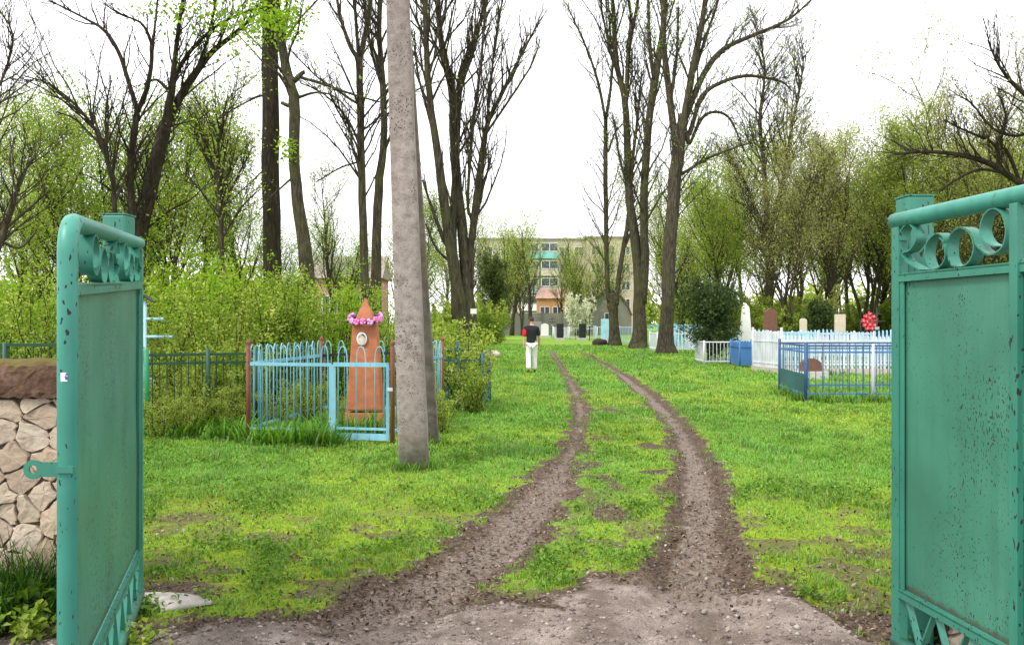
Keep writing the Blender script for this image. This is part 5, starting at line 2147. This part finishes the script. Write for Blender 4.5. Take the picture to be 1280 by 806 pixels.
for i, (x, y) in enumerate([(-1.24, 9.2), (-1.05, 9.18), (-.90, 9.3), (-1.15, 9.12), (-.94, 9.55), (-1.3, 9.45), (-1.2, 11.05), (-1.0, 11.0), (-.9, 11.2)]):
    strap_clump('grass_tuft', 'grass tuft growing against the foot of the utility pole or its strut', x, y, 40, .17, .010, 300 + i, gcol + [(.2, .33, .04)], group='tufts at the foot of the pole and strut', rad=.07)
for i in range(14):
    x, y = -2.98 + .44 * (i % 7) / 6.0 + rnd.uniform(-.05, .05), 4.68 - .2 * (i // 7) + rnd.uniform(-.06, .04)
    strap_clump('tall_grass_tuft', 'dark tuft of tall grass at the foot of the stone wall', x, y, 70, .5 if i < 7 else .32, .009, 260 + i, [(.02, .075, .01), (.04, .12, .012), (.08, .18, .016)],
                group='tall grass tufts at the foot of the stone wall', rad=.07)


def leafy_weed(label, x, y, h, n, size, seed, leaf):
    ng = np.random.default_rng(seed)
    r = thing('broadleaf_weed', label, 'plant', (x, y, 0))
    m = MB()
    pts = []
    for i in range(10):
        e = (x + ng.normal(0, .09), y + ng.normal(0, .07), h * ng.uniform(.5, 1))
        m.tube([(x + ng.normal(0, .02), y, -.02), ((x + e[0]) / 2, (y + e[1]) / 2, e[2] * .6), e], [.004, .003, .002], 4)
        for t_ in np.linspace(.35, 1, 5):
            pts.append((x + (e[0] - x) * t_, y + (e[1] - y) * t_, e[2] * t_))
    m.build('stems', LEAF_MID, r)
    T = np.array(pts)
    C = T[ng.integers(0, len(T), n)] + ng.normal(0, .025, (n, 3))
    C[:, 2] = np.maximum(C[:, 2], .02)
    Vv, Fc = leaf_arrays(C, size, ng, .75, 1.2)
    np_mesh('foliage', Vv, Fc, leaf, r)


leafy_weed('broad-leaved green weed below the tall grass in the bottom left corner', -2.62, 4.42, .26, 130, .075, 301, LEAF_MID)
leafy_weed('yellow-green weed at the very foot of the left gate leaf', -2.38, 4.25, .16, 160, .045, 302, LEAF_YEL)
leafy_weed('pale green weed at the bottom edge beside the left gate pipe', -1.82, 4.15, .12, 110, .04, 303, LEAF_YEL)
leafy_weed('bright weed at the bottom edge left of the left gate pipe', -2.68, 4.16, .2, 170, .045, 304, LEAF_SPR)

# ------------------------------------------------------------------ buildings at the end of the lane
WALL_C = m_plain('cream_render', (.50, .45, .38), .10, .5, .9)
WALL_P = m_plain('pinkish_render', (.50, .41, .35), .10, .5, .9)
GLASS = NT('dark_window_glass')
GLASS = GLASS.principled((.05, .065, .09), .15, spec=.6)
FRAMEW = m_plain('white_window_frame', (.75, .75, .74), .06)


def window(root, x, y, z, w, h):
    m = MB()
    for a, b in (((x - w / 2, y, z - h / 2), (x - w / 2, y, z + h / 2)), ((x + w / 2, y, z - h / 2), (x + w / 2, y, z + h / 2)), ((x, y, z - h / 2), (x, y, z + h / 2))):
        m.bar(a, b, .09, .08, up=(0, 1, 0))
    for zz in (z - h / 2, z + h / 2):
        m.bar((x - w / 2, y, zz), (x + w / 2, y, zz), .08, .09)
    wobj = m.build('window', FRAMEW, root)
    m = MB()
    m.box((x, y + .03, z), (w, .03, h))
    g_ = m.build('pane', GLASS, root)
    g_.parent = wobj
    return wobj


ab = thing('apartment_block', 'five-storey cream apartment block at the end of the lane', 'building', (4, 155, 0))
m = MB()
m.box((4.0, 156, 8), (20, 11, 16.4))
m.build('wall', WALL_C, ab)
m = MB()
m.box((17.2, 154.6, 8), (8.2, 12.5, 16.6))
m.build('end_bay_wall', WALL_P, ab)
m = MB()
m.box((4, 156, 16.35), (20.6, 11.6, .3))
m.box((17.2, 154.6, 16.45), (8.8, 13.1, .3))
m.build('roof', m_plain('grey_roof_felt', (.32, .29, .27), .2, 1, .9), ab)
for fl in range(5):
    z = 1.9 + fl * 3.05
    for x in (-4.2, -1.2, 9.2, 11.8):
        window(ab, x, 150.46, z, 1.5, 1.55)
    for x in (14.6, 17.2, 19.8):
        window(ab, x, 148.31, z, 1.4, 1.5)
    m = MB()
    z0 = fl * 3.05 + .6
    for x in (3.2, 6.6):
        m.box((x, 149.9, z0 + .55), (3.1, 1.15, 1.1))
    bal = m.build('balcony', [FRAMEW, FRAMEW, m_plain('faded_blue_panel', (.30, .42, .52), .1), WALL_C, m_plain('turquoise_panel', (.18, .52, .50), .1)][fl], ab)
    for x in (3.2, 6.6):
        window(ab, x, 149.28, z0 + 1.95, 2.9, 1.4)
sh = thing('shop', 'low orange shop with pink roof in front of the apartment block', 'building', (5.5, 128, 0))
m = MB()
m.box((6.8, 130, 2.6), (6.0, 5, 5.2))
m.build('wall', m_plain('orange_render', (.50, .25, .12), .12, .6, .9), sh)
m = MB()
m.v = [(3.5, 127.2, 5.2), (10.1, 127.2, 5.2), (10.1, 132.8, 5.2), (3.5, 132.8, 5.2), (4.0, 130, 6.9), (9.6, 130, 6.9)]
m.f = [(0, 1, 5, 4), (2, 3, 4, 5), (0, 4, 3), (1, 2, 5), (3, 2, 1, 0)]
m.build('roof', m_plain('faded_pink_roof_tile', (.40, .24, .20), .15, 1), sh)
for x in (4.9, 6.8, 8.7):
    window(sh, x, 127.46, 3.2, 1.4, 1.5)
hs = thing('gabled_house', 'grey gabled house with brown curved roof edge at the end of the lane', 'building', (12.4, 112, 0))
m = MB()
gx0, gx1, gy0, gy1 = 9.6, 15.4, 110, 116
arc = [(gx0 + (gx1 - gx0) * i / 10, 2.4 + 3.3 * math.sin(math.pi * i / 10) ** .75) for i in range(11)]
n = len(arc)
pts = [(gx0, 0), (gx1, 0)] + arc[::-1]
m.v = [(x, gy0, z) for x, z in pts] + [(x, gy1, z) for x, z in pts]
k0 = len(pts)
m.f = [tuple(range(k0)), tuple(range(2 * k0 - 1, k0 - 1, -1))] + [(i, k0 + i, k0 + (i + 1) % k0, (i + 1) % k0) for i in range(k0)]
m.build('wall', m_plain('grey_gable_render', (.24, .23, .20), .15, .8, .9), hs)
m = MB()
for (xa, za), (xb, zb) in zip(arc[:-1], arc[1:]):
    m.bar((xa, gy0 - .25, za + .1), (xb, gy0 - .25, zb + .1), .5, .2)
    m.bar((xa, gy1 + .0, za + .1), (xb, gy1 + .0, zb + .1), .5, .2)
    m.v += [(xa, gy0, za + .02), (xb, gy0, zb + .02), (xb, gy1, zb + .02), (xa, gy1, za + .02)]
    m.f.append(tuple(len(m.v) - 4 + i for i in range(4)))
m.build('roof', m_plain('brown_roof_sheet', (.11, .075, .055), .2, 1), hs)
window(hs, 12.5, gy0 - .04, 2.2, 1.1, 1.2)
cw = thing('concrete_wall', 'long low grey concrete panel wall across the end of the lane', 'wall', (0, 109, 0))
m = MB()
for i in range(9):
    m.box((-10 + 2.5 * i, 108.5, 1.35), (2.42, .12, 2.9))
m.build('panel_run', m_plain('grey_panel_concrete', (.27, .26, .24), .2, .7, .9), cw)
for i in range(10):
    m = MB()
    m.box((-11.25 + 2.5 * i, 108.45, 1.45), (.2, .26, 3.1))
    m.build('pillar', m_plain('grey_pillar_concrete', (.24, .23, .21), .2, .7, .9), cw)
ph = thing('pink_house', 'pink rendered house glimpsed through the left-hand shrubs', 'building', (-13.2, 68, 0))
m = MB()
m.box((-13.2, 70, 2.5), (5.4, 5, 5.2))
m.build('wall', m_plain('pink_render', (.62, .28, .33), .12, .6, .9), ph)
m = MB()
m.v = [(-16.2, 67.2, 5.1), (-10.2, 67.2, 5.1), (-10.2, 72.8, 5.1), (-16.2, 72.8, 5.1), (-16.2, 70, 7.0), (-10.2, 70, 7.0)]
m.f = [(0, 1, 5, 4), (2, 3, 4, 5), (0, 4, 3), (1, 2, 5), (3, 2, 1, 0)]
m.build('roof', m_plain('grey_pink_roof', (.34, .27, .27), .15, 1), ph)
window(ph, -14.4, 67.46, 3.0, 1.2, 1.4)
window(ph, -12, 67.46, 3.0, 1.2, 1.4)
# notice on the clustered trunks
nb = MB()
nb.box((*at(592, 33.2), P(592, 389, 33.2)[2]), (.24, .015, .2))
tag(nb.build('paper_notice', m_plain('white_paper', (.75, .74, .76), .08)), 'small blank white paper notice fixed to the clustered trunks', 'notice')


# ------------------------------------------------------------------ the walking man
def skin_mesh(name, verts, edges, mat, parent, root_i=0, sub=2):
    me = bpy.data.meshes.new(name + '_raw')
    me.from_pydata([v_[0] for v_ in verts], edges, [])
    ob = bpy.data.objects.new(name, me)
    COL.objects.link(ob)
    sk = ob.modifiers.new('skin', 'SKIN')
    sk.use_smooth_shade = True
    lay = me.skin_vertices[0] if me.skin_vertices else None
    if lay is None:
        bpy.context.view_layer.objects.active = ob
        ob.select_set(True)
        bpy.ops.mesh.customdata_skin_add()
        lay = me.skin_vertices[0]
    for i, v_ in enumerate(verts):
        r_ = v_[1]
        lay.data[i].radius = r_ if hasattr(r_, '__len__') else (r_, r_)
        lay.data[i].use_root = (i == root_i)
    sb_ = ob.modifiers.new('sub', 'SUBSURF')
    sb_.levels = sb_.render_levels = sub
    dg = bpy.context.evaluated_depsgraph_get()
    m2 = bpy.data.meshes.new_from_object(ob.evaluated_get(dg))
    m2.name = name
    bpy.data.objects.remove(ob)
    m2.materials.clear()
    m2.materials.append(mat)
    o2 = bpy.data.objects.new(name, m2)
    COL.objects.link(o2)
    o2.parent = parent
    return o2


SKIN = m_plain('skin', (.46, .27, .19), .12, 14, .5)
px_, py_ = at(664.5, 27.0)
man = thing('person', 'man in black shirt and white trousers walking away along the lane', 'person', (px_, py_, zg(px_, py_)))
# x to the right, y away from the viewer; he faces +y
J = {}
bv, be = [], []


def jv(n_, co, r_, link=None):
    J[n_] = len(bv)
    bv.append((co, r_))
    if link is not None:
        be.append((J[link], J[n_]))


jv('pelvis', (0, 0, .95), (.155, .11))
jv('waist', (0, .01, 1.10), (.145, .105), 'pelvis')
jv('chest', (0, .02, 1.30), (.175, .115), 'waist')
jv('neckbase', (0, .02, 1.45), (.09, .08), 'chest')
jv('neck', (0, .035, 1.515), (.055, .055), 'neckbase')
jv('jaw', (0, .055, 1.585), (.068, .075), 'neck')
jv('head', (0, .05, 1.66), (.078, .095), 'jaw')
jv('crown', (0, .045, 1.725), (.06, .075), 'head')
for s, nm, sw in ((-1, 'L', -.13), (1, 'R', .10)):
    jv('sh' + nm, (.17 * s, .02, 1.41), (.062, .06), 'neckbase')
    jv('el' + nm, (.235 * s, .02 + sw * .35, 1.13), (.042, .044), 'sh' + nm)
    jv('wr' + nm, (.245 * s, .06 + sw, .89), (.028, .032), 'el' + nm)
    jv('palm' + nm, (.245 * s, .075 + sw * 1.1, .82), (.019, .036), 'wr' + nm)
    for f_, (oy, l_) in enumerate(((-.030, .062), (-.010, .078), (.011, .074), (.031, .064))):
        jv('k%d%s' % (f_, nm), (.245 * s, .078 + sw * 1.1 + oy, .775), (.0095, .0095), 'palm' + nm)
        jv('f%d%s' % (f_, nm), (.236 * s, .088 + sw * 1.1 + oy, .775 - l_ * .55), (.0085, .0085), 'k%d%s' % (f_, nm))
        jv('g%d%s' % (f_, nm), (.222 * s, .096 + sw * 1.1 + oy, .775 - l_), (.007, .007), 'f%d%s' % (f_, nm))
    jv('t0' + nm, (.232 * s, .118 + sw * 1.1, .815), (.011, .011), 'palm' + nm)
    jv('t1' + nm, (.222 * s, .132 + sw * 1.1, .775), (.009, .009), 't0' + nm)
for s, nm, ky, ay_ in ((-1, 'L', -.02, -.20), (1, 'R', .10, .17)):
    jv('hip' + nm, (.095 * s, 0, .90), (.098, .10), 'pelvis')
    jv('kn' + nm, (.10 * s, ky + .02, .50), (.06, .065), 'hip' + nm)
    jv('an' + nm, (.10 * s, ay_, .10 if nm == 'R' else .13), (.04, .045), 'kn' + nm)
    jv('to' + nm, (.115 * s, ay_ + .13, .045 if nm == 'R' else .04), (.036, .03), 'an' + nm)
body = skin_mesh('body', bv, be, SKIN, man)
BSH = m_plain('black_shirt_cloth', (.012, .012, .015), .3, 9, .85)
WTR = m_plain('white_trouser_cloth', (.72, .71, .72), .1, 6, .85)
RSL = m_plain('red_sleeve_cloth', (.45, .02, .03), .2, 9, .85)
sv, se = [], []
sv = [((0, .0, .88), (.185, .135)), ((0, .01, 1.02), (.178, .13)), ((0, .015, 1.14), (.172, .128)), ((0, .02, 1.31), (.205, .145)), ((0, .02, 1.445), (.125, .11)), ((0, .03, 1.505), (.068, .068)),
      ((.175, .02, 1.41), (.082, .078)), ((.215, .025, 1.25), (.068, .068)), ((.226, .03, 1.16), (.066, .066)),
      ((-.175, .02, 1.41), (.094, .09)), ((-.212, .015, 1.33), (.08, .08))]
skin_mesh('shirt', sv, [(0, 1), (1, 2), (2, 3), (3, 4), (4, 5), (4, 6), (6, 7), (7, 8), (4, 9), (9, 10)], BSH, man)
skin_mesh('red_sleeve', [((-.19, .018, 1.39), (.090, .088)), ((-.21, .01, 1.33), (.094, .09)), ((-.224, -.01, 1.24), (.084, .084)), ((-.234, -.02, 1.13), (.074, .074))], [(0, 1), (1, 2), (2, 3)], RSL, man)
tv = [((0, 0, .97), (.165, .12))]
te = []
for s, ky, ay_, az in ((-1, 0, -.20, .14), (1, .12, .17, .10)):
    b0 = len(tv)
    tv += [((.095 * s, 0, .88), (.112, .115)), ((.10 * s, ky, .50), (.085, .088)), ((.10 * s, (ky + ay_) / 2, .30), (.078, .08)), ((.10 * s, ay_ - .01, az - .01), (.078, .085))]
    te += [(0, b0), (b0, b0 + 1), (b0 + 1, b0 + 2), (b0 + 2, b0 + 3)]
skin_mesh('trousers', tv, te, WTR, man)
for s, ay_, tip in ((-1, -.20, .03), (1, .17, 0)):
    skin_mesh('shoe', [((.10 * s, ay_ - .05, .05 + tip), (.042, .042)), ((.105 * s, ay_ + .06, .042 + tip * .5), (.046, .036)), ((.115 * s, ay_ + .18, .036), (.042, .028))], [(0, 1), (1, 2)],
              m_plain('black_shoe_leather', (.015, .014, .014), .3, 9, .4), man, 0, 2)
skin_mesh('hair', [((0, -.002, 1.615), (.062, .05)), ((0, .012, 1.675), (.088, .082)), ((0, .045, 1.728), (.074, .088)), ((0, .09, 1.745), (.05, .04))], [(0, 1), (1, 2), (2, 3)],
          m_plain('dark_hair', (.03, .024, .02), .3, 40, .7), man)
for s in (-1, 1):
    m = MB()
    m.blob((.083 * s, .04, 1.655), (.012, .022, .034), 8, 6)
    m.build('ear', SKIN, man, True, world=True)
    m = MB()
    m.blob((.032 * s, .135, 1.672), (.013, .008, .009), 8, 6)
    m.build('eye', m_plain('eye', (.5, .48, .45), .1), man, True, world=True)
m = MB()
m.v = [(-.016, .14, 1.632), (.016, .14, 1.632), (0, .17, 1.637), (0, .138, 1.682)]
m.f = [(0, 1, 2), (0, 2, 3), (1, 3, 2), (0, 3, 1)]
m.build('nose', SKIN, man, True, world=True)
m = MB()
m.blob((0, .133, 1.600), (.026, .008, .007), 10, 6)
m.build('mouth', m_plain('lips', (.35, .13, .11), .1), man, True, world=True)

# ------------------------------------------------------------------ light, sky, camera
el, az = math.radians(50), math.radians(215)           # soft light from high on the left behind the camera
w = bpy.data.worlds.new('World')
SC.world = w
w.use_nodes = True
nt = w.node_tree
nt.nodes.clear()
out = nt.nodes.new('ShaderNodeOutputWorld')
bg = nt.nodes.new('ShaderNodeBackground')
sky = nt.nodes.new('ShaderNodeTexSky')
sky.sky_type = 'NISHITA'
sky.sun_disc = False
sky.sun_elevation = el
sky.sun_rotation = az
sky.air_density = 1.2
sky.dust_density = 3.0
tc = nt.nodes.new('ShaderNodeTexCoord')
nz = nt.nodes.new('ShaderNodeTexNoise')
nz.inputs['Scale'].default_value = 2.2
nz.inputs['Detail'].default_value = 6
nt.links.new(tc.outputs['Generated'], nz.inputs['Vector'])
cr = nt.nodes.new('ShaderNodeValToRGB')
cr.color_ramp.elements[0].position, cr.color_ramp.elements[0].color = .3, (15.5, 15.4, 15.9, 1)
cr.color_ramp.elements[1].position, cr.color_ramp.elements[1].color = .7, (18.5, 18.5, 18.8, 1)
nt.links.new(nz.outputs['Fac'], cr.inputs['Fac'])
mx = nt.nodes.new('ShaderNodeMix')
mx.data_type = 'RGBA'
mx.inputs[0].default_value = .88                       # cloud cover over the clear sky
nt.links.new(sky.outputs[0], mx.inputs[6])
nt.links.new(cr.outputs[0], mx.inputs[7])
nt.links.new(mx.outputs[2], bg.inputs['Color'])
bg.inputs['Strength'].default_value = .13
nt.links.new(bg.outputs[0], out.inputs[0])
ld = bpy.data.lights.new('sun', 'SUN')
ld.energy = 3.0
ld.angle = math.radians(13)
ld.color = (1, .96, .9)
lo = bpy.data.objects.new('sun', ld)
COL.objects.link(lo)
dv = Vector((-.62, -.55, .0)).normalized() * math.cos(el) + Vector((0, 0, math.sin(el)))
lo.rotation_euler = dv.to_track_quat('Z', 'Y').to_euler()
sky.sun_rotation = math.atan2(dv.x, dv.y)
cd = bpy.data.cameras.new('camera')
cd.sensor_width = 36
cd.lens = 30
cd.clip_start = .05
cd.clip_end = 3000
co = bpy.data.objects.new('camera', cd)
COL.objects.link(co)
co.location = (0, 0, H)
co.rotation_euler = (math.radians(90), 0, 0)
SC.camera = co
SC.view_settings.view_transform = 'Standard'
SC.view_settings.look = 'None'
SC.view_settings.exposure = 0
SC.cycles.max_bounces = 6
SC.cycles.transparent_max_bounces = 4
